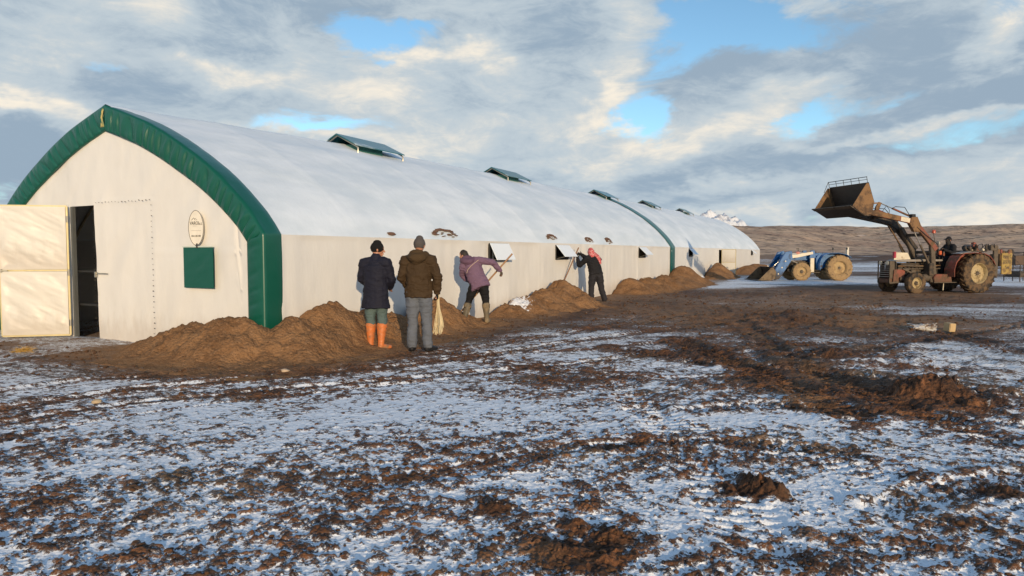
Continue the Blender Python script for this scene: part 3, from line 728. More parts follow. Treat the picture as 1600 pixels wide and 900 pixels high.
# --- green roll-down window flap and the oval mark above it
g = cloth_panel('window_cover', .71, .68, shed, M_GREEN, 41, 30, 30, .007, .01); g.location = (-.055, 1.79, 1.02); g.rotation_euler = (0, 0, R(-90))
MB().bar((-.06, 1.80, 1.70), (-.06, 1.07, 1.70), .02, .02).build('cover_rod', mat('pale_edge', (.55, .62, .55), .5), g and shed)
def text_obj(name, body, size, m_, parent, loc, rot, ext=.001, sx=1.):
    cu = bpy.data.curves.new(name, 'FONT'); cu.body = body; cu.size = size; cu.align_x = 'CENTER'; cu.align_y = 'CENTER'; cu.extrude = ext
    o = bpy.data.objects.new(name, cu); C.objects.link(o)
    dg = bpy.context.evaluated_depsgraph_get(); me = bpy.data.meshes.new_from_object(o.evaluated_get(dg)); bpy.data.objects.remove(o)
    o = link(name, me, parent, m_); o.location = loc; o.rotation_euler = rot; o.scale = (sx, 1, 1); return o
M_INK = mat('grey_print', (.13, .12, .11), .6); M_INK2 = mat('black_print', (.035, .035, .035), .6)
SC = (1.455, 2.01)
ov = MB()
n = 48; ring = [(math.cos(2*math.pi*k/n)*.178, math.sin(2*math.pi*k/n)*.285) for k in range(n)]
ov.prism([(a+0, b+0) for a, b in ring], -.004, .004)
sign = ov.build('oval_mark', mat('printed_oval', (.82, .76, .64), .5), shed); sign.location = (-.06, SC[0], SC[1]); sign.rotation_euler = (0, 0, R(-90))
mb = MB(); mb.tube([(a*1.0, -.006, b*1.0) for a, b in ring+ring[:1]], .0045, 6, caps=False); mb.build('oval_outline', M_INK, sign)
text_obj('lettering', 'VAROL', .078, M_INK2, sign, (-.025, -.007, .075), (R(90), 0, 0), sx=.95)
text_obj('lettering', 'A.Ş.', .045, M_INK, sign, (.118, -.007, .065), (R(90), 0, 0))
text_obj('lettering', '0552 205 208', .040, M_INK2, sign, (0, -.007, -.135), (R(90), 0, 0))
mb = MB(); mb.tube([(-.10, -.006, .125), (-.055, -.006, .165), (-.01, -.006, .125)], .004, 5); mb.tube([(-.04, -.006, .14), (-.01, -.006, .158), (.03, -.006, .125)], .003, 5)
mb.build('emblem', M_INK, sign)
MB().bar((-.07, -.006, .03), (.03, -.006, .03), .004, .002).build('printed_line', M_INK, sign)
MB().bar((-.12, -.006, -.045), (.12, -.006, -.045), .007, .002).build('printed_line', M_INK, sign)
MB().tube([(-.07, 1.43, 1.75), (-.085, 1.43, 1.72), (-.075, 1.425, 1.68)], .014, 8).build('tie_knot', M_INK2, shed, smooth=True)
# --- side windows with top hung flaps
M_FLAP = fabric_mat('snowy_flap', (.76, .76, .76), snow=(.42, .6), streak=False, bump=.004)
for i, w0 in enumerate(WINS):
    fr = MB()
    for a, b in (((w0, -.012, WZ0), (w0+WW, -.012, WZ0)), ((w0, -.012, WZ1), (w0+WW, -.012, WZ1)), ((w0, -.012, WZ0), (w0, -.012, WZ1)), ((w0+WW, -.012, WZ0), (w0+WW, -.012, WZ1))): fr.bar(a, b, .03, .03, (0, 1, 0))
    wf = fr.build('window', M_DARKIN, shed)
    fl = MB(); an = R((26, 40, 46, 44, 50)[i]); c, s = math.cos(an), math.sin(an)
    L = .47
    fl.box((w0+WW/2, -.035-s*L/2, WZ1+.01-c*L/2), (WW+.04, .018, L), Matrix.Rotation(-an, 3, 'X'))
    f_ = fl.build('flap', M_FLAP, wf, bevel=.006)
    pr = MB(); pr.tube([(w0+.06, -.01, WZ0+.02), (w0+.06, -.02-s*L*.96, WZ1-c*L*.96)], .007, 6); pr.build('flap_prop', M_STEEL, wf)
# --- side door, opened square to the wall
mb = MB()
for z_ in (.02, .9, 1.78): mb.bar((0, 0, z_), (.92, 0, z_), .045, .03, (0, 1, 0))
for x_ in (0, .92): mb.bar((x_, 0, .0), (x_, 0, 1.8), .045, .03, (0, 1, 0))
sd_ = mb.build('side_door', M_BRASSY, shed); sd_.location = (DT1, -.03, .04); sd_.rotation_euler = (0, 0, R(-90+4))
for z_, h_ in ((.04, .85), (.92, .85)): cc = cloth_panel('door_sheet', .88, h_, sd_, M_DOORW, 55, 16, 16, .006); cc.location = (.02, -.03, z_)
# --- roof vents
M_VENT = fabric_mat('vent_tarpaulin', (.02, .12, .10), snow=(.70, .85), rough=.35, streak=False)
M_VENT2 = fabric_mat('blue_green_sheet', (.025, .13, .16), snow=(.66, .9), rough=.3, streak=False)
for i, t0 in enumerate((6.2, 14.6, 25.6, 34.5, 44.6)):
    H = float(ridgeH(t0)); L = 1.9; hw = .66
    z0 = H+.02
    def zr(y): return float(outline(min(1, max(0, (SW/2-abs(y))/3.84)), H)[1])
    fr = MB(); zt = H+.26
    ze = zr(hw)+.17
    for x_ in (-.06, L-.03):
        fr.tube([(t0+x_, SW/2-hw, zr(hw)-.02), (t0+x_, SW/2-hw, ze-.05), (t0+x_, SW/2-hw+.06, ze+.0), (t0+x_, SW/2, zt-.02), (t0+x_, SW/2+hw-.06, ze), (t0+x_, SW/2+hw, ze-.05), (t0+x_, SW/2+hw, zr(hw)-.02)], .022, 7)
    fr.tube([(t0-.06, SW/2, zt-.02), (t0+L-.03, SW/2, zt-.02)], .02, 7)
    vn = fr.build('roof_vent', M_STEEL, shed, smooth=True)
    cn = MB(); th = .02; Lc = L
    prof = [(-hw-.04, ze-.012), (0, zt), (hw+.04, ze-.012), (hw+.04, ze+.014), (0, zt+th+.008), (-hw-.04, ze+.014)]
    a = [cn.bm.verts.new((t0-.12, SW/2+p[0], p[1])) for p in prof]; b = [cn.bm.verts.new((t0+Lc, SW/2+p[0], p[1])) for p in prof]
    for k in range(6): cn.bm.faces.new((a[k], a[(k+1) % 6], b[(k+1) % 6], b[k]))
    cn.bm.faces.new(a[::-1]); cn.bm.faces.new(b)
    cn.build('vent_canopy', M_VENT2, vn)
    sk = MB()
    for s_ in (-1, 1): sk.bar((t0+.12, SW/2+s_*hw*.72, zr(hw*.72)+.07), (t0+Lc*.62, SW/2+s_*hw*.72, zr(hw*.72)+.07), .02, .22)
    sk.bar((t0+.12, SW/2-hw*.72, zr(hw*.72)+.07), (t0+.12, SW/2+hw*.72, zr(hw*.72)+.07), .02, .22).bar((t0+Lc*.62, SW/2-hw*.72, zr(hw*.72)+.07), (t0+Lc*.62, SW/2+hw*.72, zr(hw*.72)+.07), .02, .22)
    sk.build('vent_curb', M_VENT, vn)
# --- scuffed mud and litter left where snow slid off above the eave
def splat(name, t_, s_, L, W_, seed):
    rng = random.Random(seed); mb = MB(); H = float(ridgeH(t_))
    for k in range(80):
        a = rng.random(); tt = t_+L*a+rng.uniform(-.04, .04); ss_ = s_+W_*(math.sin(a*math.pi)**.4)*(.8+.2*rng.random()) if rng.random() < .75 else s_+W_*rng.random()*.9
        w, z = outline(ss_, H); mb.ball((tt, float(w)-.01, float(z)+.012), .024+.024*rng.random(), 1, (1.8, 1, .35))
    mb.build(name, mat('dry_litter', (.16, .09, .06), .9), shed)
for a in ((4.9, .012, .9, .035, 1), (11.2, .02, .6, .03, 2), (14.4, .015, .6, .03, 3), (16.6, .01, .5, .04, 4), (3.3, .01, .06, .01, 5)): splat('litter', *a)

# ================================================================== EARTH MOUNDS against the walls
def soil_mat():
    m_ = bpy.data.materials.new('loose_soil'); m_.use_nodes = True; t = NT(m_.node_tree); b = t.n['Principled BSDF']
    P = t.new('ShaderNodeNewGeometry').outputs['Position']
    n1 = t.noise(P, 2.2, 7, .65); n2 = t.noise(P, 40, 6, .7); n3 = t.noise(P, .7, 3)
    c = t.mix(t.ss(n1, .3, .7), (.20, .105, .050), (.31, .172, .083)); c = t.mix(t.m('MULTIPLY', t.ss(t.noise(P, 1.3, 6, .7), .54, .68), .3), c, (.125, .066, .032)); vo = t.new('ShaderNodeTexVoronoi'); vo.inputs['Scale'].default_value = 24; t.l.new(P, vo.inputs['Vector']); vc = t.new('ShaderNodeSeparateColor'); t.l.new(vo.outputs['Color'], vc.inputs[0]); c = t.mix(t.m('MULTIPLY', t.ss(vc.outputs[0], .70, .85), .5), c, (.33, .19, .10)); c = t.mix(t.m('MULTIPLY', t.ss(n2, .5, .7), .5), c, (.075, .040, .022))
    sn = t.new('ShaderNodeAttribute', attribute_name='snow').outputs['Fac']
    c = t.mix(t.ss(t.m('ADD', sn, t.m('MULTIPLY', t.m('SUBTRACT', t.noise(P, 11, 6, .7), .5), 2.2)), .62, .74), c, (.84, .86, .9))
    t.put(c, b.inputs['Base Color']); b.inputs['Roughness'].default_value = .95; b.inputs['Specular IOR Level'].default_value = .15
    bn = t.new('ShaderNodeBump'); bn.inputs['Distance'].default_value = .018; t.l.new(t.m('ADD', t.m('SUBTRACT', n2, t.m('MULTIPLY', vo.outputs['Distance'], 1.1)), t.m('MULTIPLY', t.noise(P, 140, 3), .4)), bn.inputs['Height']); t.l.new(bn.outputs[0], b.inputs['Normal'])
    return m_
M_SOIL = soil_mat()
def mound(label, peaks, ax, bx, step, seed, snow=None, slope=1.0, group='earth mounds heaped along the barn wall'):
    """peaks: (along, out, height, radius_along, radius_out); out>0 is towards the yard"""
    A_, B_ = np.meshgrid(np.arange(ax[0], ax[1], step), np.arange(bx[0], bx[1], step), indexing='ij')
    a, b = A_.ravel(), B_.ravel(); h = np.full(a.shape, -.09)
    wx = .22*(vn2(a/.5, b/.5, seed)-.5); wy = .22*(vn2(a/.5+9, b/.5, seed+1)-.5)
    for pa, pb, ph, ra, rb in peaks:
        q = np.sqrt(((a+wx-pa)/ra)**2+((b+wy-pb)/rb)**2)
        g = np.clip(1-q, -.3, 1); g = np.where(g > .85, .85+(g-.85)*.4, g)     # cone with rounded top
        g = np.where(g < .16, .16*np.exp((g-.16)*5.5)*1.0, g)
        h = np.maximum(h, ph*g/.91-.03)+.0
    rgh = np.clip((h+.05)/.2, 0, 1)
    for lam, am, s2 in ((.5, .12, 3), (.22, .075, 4), (.11, .055, 5), (.055, .032, 6)):
        if lam > step*1.5: h = h+am*((1-np.abs(vn2(a/lam+seed, b/lam, seed+s2)-.5)*2)-.5)*rgh
    d = np.hypot(np.maximum(-a, 0), np.maximum(b, 0)); inside = (a > .0) & (b < 0)
    e = np.minimum(np.minimum(a-ax[0], ax[1]-a), np.minimum(b-bx[0], bx[1]-b)); h -= .12*np.clip(1-e/.25, 0, 1)
    sn = np.zeros_like(h)
    if snow:
        for sa, sb, sr in snow: sn = np.maximum(sn, np.exp(-((a-sa)/sr)**2-((b-sb)/(sr*.7))**2))
    x = S0.x+a*.451+b*.8925; y = S0.y+a*.8925-b*.451
    cx, cy = x.mean(), y.mean()
    am_, bm_ = np.meshgrid((np.arange(ax[0], ax[1], step)[1:]), (np.arange(bx[0], bx[1], step)[1:]), indexing='ij')
    keep = ~((am_ > .12) & (bm_ < -.02))
    keep &= (h.reshape(A_.shape)[1:, 1:] > -.11)
    o = from_np('dirt_mound', np.stack([x-cx, y-cy, h], 1), gridfaces(A_.shape[0], A_.shape[1], keep=keep), None, M_SOIL, True, {'snow': sn})
    o.location = (cx, cy, 0)
    tag(o, label, 'dirt mound', group); return o
mound('biggest brown earth mound heaped round the green corner post', [(1.15, .22, .72, 1.5, 1.05), (.35, .35, .58, 1.3, .95), (-.25, -.35, .56, .95, 1.3), (-.35, -1.1, .46, .9, 1.25), (-.3, -1.7, .26, .75, 1.0), (2.2, .2, .58, 1.2, .9), (3.0, .15, .42, 1.0, .85)], (-1.9, 4.0), (-3.2, 1.9), .026, 101)
mound('brown earth mound behind the two standing men, between them and the shovelling man', [(4.5, .2, .66, .85, .9), (3.7, .2, .56, .9, .85), (5.1, .3, .30, .8, .8), (5.5, .7, .13, 1.1, .9)], (3.4, 6.6), (0, 2.3), .026, 131)
mound('wide earth mound with a snowy left slope, long tool standing in it', [(10.9, .5, .78, 1.7, 1.25), (9.6, .4, .56, 1.3, 1.2), (8.5, .35, .42, 1.0, 1.1), (7.6, .3, .26, .9, .9)], (6.3, 13.2), (0, 2.5), .034, 161, snow=[(8.1, .45, .55)])
mound('low double peaked earth mound right of the man in the red scarf', [(18.0, .4, .62, 1.3, 1.2), (20.2, .5, .55, 1.6, 1.3), (22.6, .5, .62, 1.5, 1.2)], (15.8, 24.8), (0, 2.6), .07, 191)
mound('steep earth mound heaped against the green joint band', [(26.5, .5, .98, 2.0, 1.4), (28.4, .6, .40, 1.6, 1.2), (24.6, .7, .5, 2.0, 1.3)], (23.2, 30.4), (0, 2.8), .08, 221)
mound('pointed earth mound left of the open side door', [(36.4, .5, .95, 2.9, 1.3)], (33.2, 39.5), (0, 2.3), .1, 251)
mound('distant ragged earth mound by the blue loader bucket', [(47.5, .8, .62, 2.6, 1.6), (51, 1, .7, 2.6, 1.8), (55, 1, .6, 2.8, 1.8)], (44, 59), (0, 3.4), .14, 281)
mound('small earth mound lying left of the opened front door', [(-.2, -8.6, .30, 1.0, 1.2)], (-1.6, 1.2), (-10.2, -7.72), .08, 301)
# ================================================================== TRACTORS
M_TYRE = mat('muddy_rubber', (.022, .019, .017), .85, dirt=(.135, .085, .045), dirt_amt=.58, dirt_scale=5, bump=.006, bscale=40)
M_TYRE2 = mat('mud_caked_rubber', (.05, .04, .03), .9, dirt=(.30, .20, .10), dirt_amt=.74, dirt_scale=7, bump=.008, bscale=30)
M_RIM = mat('dusty_cream_rim', (.42, .33, .18), .6, dirt=(.20, .14, .07), dirt_amt=.4, dirt_scale=6)
M_RIM2 = mat('mud_caked_rim', (.42, .30, .15), .8, dirt=(.30, .20, .10), dirt_amt=.5, dirt_scale=6)
M_RED = mat('faded_red_paint', (.26, .065, .042), .6, dirt=(.11, .07, .045), dirt_amt=.52, dirt_scale=4, low=(.4, .95))
M_REDA = mat('faded_red_arm', (.22, .065, .042), .55, dirt=(.12, .075, .042), dirt_amt=.52, dirt_scale=3)
M_RUST = mat('ochre_muddy_steel', (.21, .115, .048), .7, dirt=(.085, .052, .032), dirt_amt=.5, dirt_scale=3)
M_BUCKET = mat('worn_bucket_steel', (.035, .027, .022), .6, dirt=(.085, .055, .035), dirt_amt=.3, dirt_scale=4, bump=.004)
M_BUCKET2 = mat('muddy_bucket_steel', (.16, .11, .06), .7, dirt=(.07, .05, .035), dirt_amt=.45, dirt_scale=5, bump=.004)
M_GREY = mat('grey_bonnet_paint', (.26, .235, .21), .5, dirt=MUD, dirt_amt=.35)
M_IRON = mat('greasy_iron', (.045, .038, .032), .6, .3, dirt=(.13, .09, .06), dirt_amt=.45, dirt_scale=7)
M_IRON2 = mat('dusty_iron', (.115, .09, .066), .7, .2, dirt=(.05, .04, .03), dirt_amt=.4, dirt_scale=8)
M_BLACK = mat('black_rubber_hose', (.018, .018, .018), .5)
M_CHROME = mat('cylinder_rod', (.5, .48, .44), .25, .8, dirt=MUD, dirt_amt=.3)
M_BLUE = mat('blue_paint', (.002, .11, .32), .45, var=.04, dirt=(.08, .065, .05), dirt_amt=.36, dirt_scale=4, low=(.25, .7))
M_CREAM = mat('cream_paint', (.62, .56, .44), .5, dirt=(.25, .16, .09), dirt_amt=.3)
M_LAMP = mat('orange_lamp_glass', (.42, .08, .04), .3)
M_SEAT = mat('black_seat', (.02, .02, .02), .6)
M_YEL = mat('yellow_metal_plate', (.36, .25, .07), .7, dirt=(.20, .13, .06), dirt_amt=.55, dirt_scale=7)
def wheel(parent, x, y, r, w, rr, mt, mr, lugs=0, mirror=1, bolts=6):
    """hub is the wheel part; tyre and rim are its sub-parts"""
    s = mirror
    hub = MB(); hub.lathe([(.01, s*.10), (r*.10, s*.10), (r*.12, s*.06), (r*.20, s*.055), (r*.21, s*.0)], (0, 0, 0), n=20)
    hub.bm.faces.ensure_lookup_table()
    for k in range(bolts):
        a = 2*math.pi*k/bolts; hub.lathe([(.001, s*.085), (.017, s*.085), (.017, s*.04)], (math.cos(a)*r*.165, 0, math.sin(a)*r*.165), n=6)
    h = hub.build('wheel', M_IRON2, parent); h.location = (x, y, r)
    ty = MB(); hw = w/2
    prof = [(rr, -hw*.72), (rr*1.04, -hw*.86), (rr+(r-rr)*.45, -hw), (rr+(r-rr)*.80, -hw*.97), (r*.955, -hw*.84), (r*.968, -hw*.4), (r*.972, 0), (r*.968, hw*.4), (r*.955, hw*.84), (rr+(r-rr)*.80, hw*.97), (rr+(r-rr)*.45, hw), (rr*1.04, hw*.86), (rr, hw*.72)]
    ty.lathe(prof, (0, 0, 0), n=56, closed=True)
    if lugs:
        for k in range(lugs):
            for sd in (-1, 1):
                a0 = 2*math.pi*(k+(.5 if sd > 0 else 0))/lugs
                pts = []
                for q, da in ((.04, 0), (.5, .10), (1.02, .17)):
                    a = a0+da; rad = r*.968 if q < .9 else r*.95
                    pts.append(Vector((rad*math.sin(a), sd*hw*q*.93, rad*math.cos(a))))
                for p, q in zip(pts, pts[1:]): ty.bar(p, q, r*.055, r*.085, ((p+q)/2).normalized())
                p = pts[-1]; n_ = Vector((p.x, 0, p.z)).normalized(); ty.bar(p, p-n_*r*.10+Vector((0, sd*hw*.02, 0)), r*.05, hw*.20, (0, 1, 0))
    else:
        for k in range(40):
            a = 2*math.pi*k/40
            for q in (-.6, 0, .6): ty.box((r*.972*math.sin(a+q*.05), hw*q, r*.972*math.cos(a+q*.05)), (r*.075, hw*.34, r*.04), Matrix.Rotation(a, 3, 'Y'))
    ty.build('tyre', mt, h, smooth=True)
    rm = MB(); o = s*1
    rm.lathe([(rr*1.03, o*hw*.80), (rr*1.0, o*hw*.86), (rr*.95, o*hw*.72), (rr*.90, o*hw*.40), (rr*.86, o*hw*.14), (rr*.60, o*hw*.16), (rr*.52, o*hw*.30), (rr*.30, o*hw*.34), (.03, o*hw*.34), (.03, -o*hw*.2), (rr*.80, -o*hw*.2), (rr*.93, -o*hw*.55), (rr*1.0, -o*hw*.86), (rr*1.03, -o*hw*.8)], (0, 0, 0), n=48, closed=True)
    for k in range(8):
        a = 2*math.pi*k/8+.2; rm.box((rr*.80*math.cos(a), o*hw*.17, rr*.80*math.sin(a)), (.05, .03, .05), Matrix.Rotation(-a, 3, 'Y'))
    rm.build('rim', mr, h, smooth=True); return h
def plate_arm(name, pts, w0, w1, th, y, m_, parent, bev=.008):
    """a welded box-section arm following pts in the side plane"""
    P = [Vector((p[0], 0, p[1])) for p in pts]; up = []; dn = []
    for i, p in enumerate(P):
        a = P[max(i-1, 0)]; b = P[min(i+1, len(P)-1)]; t_ = (b-a).normalized(); n_ = Vector((-t_.z, 0, t_.x))
        w = w0+(w1-w0)*i/(len(P)-1)
        up.append(p+n_*w/2); dn.append(p-n_*w/2)
    poly = [(v.x, v.z) for v in up]+[(v.x, v.z) for v in dn[::-1]]
    return MB().prism(poly, y-th/2, y+th/2).build(name, m_, parent, bevel=bev)
def bucket(parent, prof, hw, m_, th=.022, name='bucket'):
    """prof: tip, bottom corner, back, top (x,z) in order; open between tip and top"""
    mb = MB()
    pts = [Vector((p[0], 0, p[1])) for p in prof]
    for a, b in zip(pts, pts[1:]):
        mb.bar(a, b, 2*hw, th, up=(b-a).cross(Vector((0, 1, 0))))
    b_ = mb.build(name, m_, parent)
    return b_
def strip_mesh(mb, pts, y0, y1, th):
    """thin bent plate following pts, spanning y0..y1"""
    P = [Vector((p[0], 0, p[1])) for p in pts]; up = []; dn = []
    for i, p in enumerate(P):
        a = P[max(i-1, 0)]; b = P[min(i+1, len(P)-1)]; t_ = (b-a).normalized(); n_ = Vector((-t_.z, 0, t_.x)); up.append(p+n_*th/2); dn.append(p-n_*th/2)
    mb.prism([(v.x, v.z) for v in up]+[(v.x, v.z) for v in dn[::-1]], y0, y1); return mb
def engine(parent, x0, x1, z0, z1, y, seed, m1, m2):
    rng = random.Random(seed); L = x1-x0
    mb = MB(); mb.box(((x0+x1)/2, 0, (z0+z1)/2-.03), (L, y*1.5, (z1-z0)*.72)).box(((x0+x1)/2+.1, 0, z1-.09), (L*.72, y*1.15, .13)).box(((x0+x1)/2, 0, z0+.04), (L*.5, y*1.1, .16))
    for k in range(9): mb.box((x0+.12+k*L/10, y*.62, z0+(z1-z0)*.70), (.035, .20, .16))
    mb.build('engine', m1, parent, bevel=.012)
    for s in (-1, 1):
        q = MB(); q.lathe([(.01, 0), (.065, 0), (.07, .02), (.07, .15), (.05, .17)], (x0+L*.35, s*(y+.0), z0+.12), axis='z', n=14); q.build('oil_filter', m2, parent, smooth=True)
    q = MB(); q.tube([(x0+.05, y+.02, z1-.14), (x0+L*.45, y+.05, z1-.16), (x1-.12, y+.03, z1-.12)], .035, 8); q.build('manifold', m2, parent, smooth=True)
    q = MB(); q.lathe([(.02, -.03), (.11, -.03), (.13, 0), (.11, .04), (.02, .04)], (x0+L*.66, y+.03, z0+.22), n=18); q.build('pump', m2, parent, smooth=True)
    q = MB(); q.tube([(x0+.02, y+.03, z0+.30), (x0+L*.3, y+.09, z0+.22), (x0+L*.62, y+.05, z0+.24)], .012, 6); q.build('fuel_pipe', M_BLACK, parent, smooth=True)
    q = MB(); q.tube([(x1-.1, y, z0+.36), (x1-.24, y+.06, z0+.18), (x1-.45, y+.04, z0+.12)], .02, 6); q.build('radiator_hose', M_BLACK, parent, smooth=True)
    q = MB(); q.lathe([(.02, -.08), (.075, -.08), (.08, -.05), (.08, .08), (.02, .10)], (x1-.28, y+.03, z0+.33), axis='x', n=14); q.build('alternator', m2, parent, smooth=True)
def ram(parent, a, b, y, r, frac=.55, m1=None):
    a = Vector((a[0], y, a[1])); b = Vector((b[0], y, b[1])); c = a.lerp(b, frac)
    o = MB().tube([a, c], r, 12).build('hydraulic_ram', m1 or M_IRON2, parent, smooth=True)
    MB().tube([c-(c-a)*.02, b], r*.55, 10).build('ram_rod', M_CHROME, o, smooth=True)
    return o

def red_tractor():
    O = Vector((18.22, 27.64, 0)); t = empty('loader_tractor', O, R(193), label='muddy red tractor with a man driving, front loader bucket raised high', cat='tractor')
    for s in (1, -1):
        wheel(t, 0, s*.74, .79, .40, .40, M_TYRE, M_RIM, 22, s, 8)
        wheel(t, 2.79, s*.68, .42, .24, .215, M_TYRE, M_RIM, 0, s, 5)
    # chassis, gearbox, axles
    MB().box((.15, 0, .80), (.9, .42, .46)).box((.95, 0, .78), (.9, .36, .36)).box((0, 0, .79), (.26, 1.2, .26)).box((-.42, 0, .72), (.35, .3, .3)).build('transmission', M_IRON, t, bevel=.02)
    MB().box((2.79, 0, .46), (.13, 1.15, .12)).box((2.79, 0, .58), (.3, .3, .2)).box((2.79, .52, .47), (.12, .1, .2)).box((2.79, -.52, .47), (.12, .1, .2)).build('front_axle', M_IRON, t, bevel=.012)
    engine(t, 1.35, 3.12, .60, 1.22, .24, 5, M_IRON, M_IRON2)
    # bonnet: long thin top with side rails, propped over an open engine bay
    bn = MB(); bn.prism([(1.12, 1.27), (1.12, 1.335), (1.9, 1.345), (3.1, 1.325), (3.34, 1.285), (3.34, 1.245), (1.3, 1.262)], -.29, .29)
    bn.build('bonnet', M_GREY, t, bevel=.018)
    for z_ in (1.10, .98): MB().bar((1.25, .285, z_), (3.25, .285, z_-.02), .03, .035).build('side_rail', M_RUST if z_ > 1 else M_IRON2, t)
    MB().box((3.30, 0, 1.02), (.05, .54, .46)).build('radiator', M_IRON, t, bevel=.006)
    gr = MB().box((3.47, .25, .92), (.22, .025, .66)).box((3.47, -.25, .92), (.22, .025, .66)).box((3.50, 0, 1.26), (.24, .52, .03)).build('grille', M_IRON2, t, bevel=.006)
    for k in range(7): MB().box((3.58, 0, .66+k*.085), (.018, .47, .028)).build('grille_slat', M_GREY, gr)
    MB().prism([(2.98, .50), (2.90, .94), (3.42, .94), (3.46, .46), (3.2, .40)], .27, .31).build('side_panel', M_RED, t, bevel=.008)
    MB().prism([(2.98, .50), (2.90, .94), (3.42, .94), (3.46, .46), (3.2, .40)], -.31, -.27).build('side_panel', M_RED, t, bevel=.008)
    MB().box((3.42, 0, .50), (.42, .5, .16)).build('weight_block', M_RED, t, bevel=.02)
    for s in (1, -1):
        fr = MB(); fr.bar((3.62, s*.30, .42), (3.62, s*.30, 1.28), .035, .035).bar((3.62, s*.30, .42), (3.1, s*.30, .46), .05, .06); fr.build('front_guard', M_IRON2, t)
        hl = MB().lathe([(.02, 0), (.075, .02), (.082, .05), (.078, .065), (.01, .07)], (3.58, s*.18, 1.20), axis='x', n=16).build('headlight', M_CREAM, t, smooth=True)
    # white and magenta cowl in front of the loader frame
    MB().prism([(2.55, 1.345), (2.70, 1.60), (3.28, 1.62), (3.34, 1.32)], .17, .185).build('cowl_panel', M_CREAM, t, bevel=.004)
    MB().box((3.30, .16, 1.52), (.10, .10, .25)).build('front_lamp', mat('pink_red_plastic', (.35, .03, .06), .4), t, bevel=.012)
    # step box, battery box, footplates
    MB().prism([(1.02, .45), (1.10, .76), (1.78, .76), (1.90, .62), (1.86, .45)], .36, .66).build('step_box', M_RED, t, bevel=.015)
    MB().box((1.5, -.5, .60), (.8, .3, .3)).build('step_box', M_RED, t, bevel=.015)
    MB().box((1.42, .52, .435), (1.05, .42, .025)).box((1.42, -.52, .435), (1.05, .42, .025)).box((1.42, 0, .50), (1.0, .7, .02)).build('footplate', M_IRON2, t)
    MB().bar((1.28, .50, .43), (1.30, .50, .12), .03, .03).build('drain_pipe', M_CREAM, t)
    q = MB().lathe([(.02, -.18), (.13, -.18), (.15, -.1), (.15, .1), (.13, .18), (.02, .18)], (2.05, .42, .62), axis='x', n=16).build('air_tank', M_IRON2, t, smooth=True)
    # fenders
    for s in (1, -1):
        f = MB(); pts = []
        for a in (8, 22, 36, 50, 62): pts.append((1.02*math.cos(R(a))*1.12+.12, .79+1.02*math.sin(R(a))*.90-.1))
        pts = [(1.24, .66), (1.25, .95), (1.17, 1.22), (1.02, 1.44), (.80, 1.565), (.3, 1.60), (-.15, 1.575), (-.42, 1.47), (-.62, 1.27), (-.72, 1.08)]
        y0, y1 = (.50, .97) if s > 0 else (-.97, -.50)
        strip_mesh(f, pts, y0, y1, .022)
        f.prism([(1.24, .66), (1.25, .95), (1.17, 1.22), (1.02, 1.44), (.80, 1.565), (.3, 1.60), (-.15, 1.575), (-.42, 1.47), (-.62, 1.27), (-.72, 1.08), (.2, .95)], y0 if s > 0 else y1-.015, y0+.015 if s > 0 else y1)
        fo = f.build('fender', M_RED, t)
        MB().box((.72, s*.72, 1.602), (.5, .42, .02), Matrix.Rotation(R(9), 3, 'Y')).build('fender_cover', M_GREY, fo)
    # seat, steering, dashboard, levers
    MB().box((.42, 0, 1.06), (.44, .44, .12)).box((.20, 0, 1.30), (.09, .44, .42), Matrix.Rotation(R(-8), 3, 'Y')).build('seat', M_SEAT, t, bevel=.03)
    MB().box((.42, 0, .95), (.28, .28, .12)).build('seat_base', M_IRON, t)
    st = MB(); st.tube([(1.55, 0, .95), (1.36, 0, 1.46)], .028, 8); st.build('steering_column', M_IRON, t, smooth=True)
    ring = [Vector((.0, .19*math.cos(2*math.pi*k/20), .19*math.sin(2*math.pi*k/20))) for k in range(21)]
    M3 = Matrix.Rotation(R(-62), 3, 'Y'); sw = MB(); sw.tube([Vector((1.34, 0, 1.49))+M3 @ v for v in ring], .014, 6, caps=False)
    for k in range(3): a = 2*math.pi*k/3; sw.bar(Vector((1.34, 0, 1.49)), Vector((1.34, 0, 1.49))+M3 @ Vector((0, .18*math.cos(a), .18*math.sin(a))), .018, .01)
    sw.build('steering_wheel', M_BLACK, t)
    MB().prism([(1.45, 1.0), (1.42, 1.42), (1.66, 1.50), (1.95, 1.42), (1.95, 1.0)], -.22, .22).build('dashboard', M_IRON2, t, bevel=.02)
    for a, b, c in ((1.22, .20, 1.42), (1.12, .26, 1.38), (1.05, -.12, 1.30)):
        l = MB(); l.tube([(a-.05, b, .98), (a, b, c)], .010, 6).ball((a, b, c), .026, 2); l.build('lever', M_IRON, t, smooth=True)
    MB().box((1.30, .30, 1.60), (.13, .10, .15)).build('orange_box', mat('orange_box', (.50, .10, .03), .5), t, bevel=.015)
    # loader frame and arms
    for s in (1, -1):
        MB().box((1.83, s*.50, 1.20), (.20, .13, 1.42), Matrix.Rotation(R(5), 3, 'Y')).box((1.80, s*.50, .52), (.36, .16, .16)).build('loader_tower', M_IRON2, t, bevel=.012)
        MB().box((1.95, s*.46, .95), (.22, .30, .5)).build('tower_bracket', M_IRON, t, bevel=.02)
        MB().bar((1.85, s*.44, .58), (3.2, s*.36, .58), .07, .12).build('loader_subframe', M_IRON2, t)
        MB().bar((3.05, s*.33, .98), (2.35, s*.40, .66), .05, .05).build('loader_stay', M_IRON2, t)
        am = plate_arm('loader_arm', [(1.72, 1.72), (2.05, 2.08), (2.62, 2.66), (2.86, 2.80), (3.2, 2.88), (4.9, 3.17)], .20 if s > 0 else .25, .20 if s > 0 else .27, .12 if s > 0 else .2, s*.52, M_REDA if s > 0 else M_IRON, t)
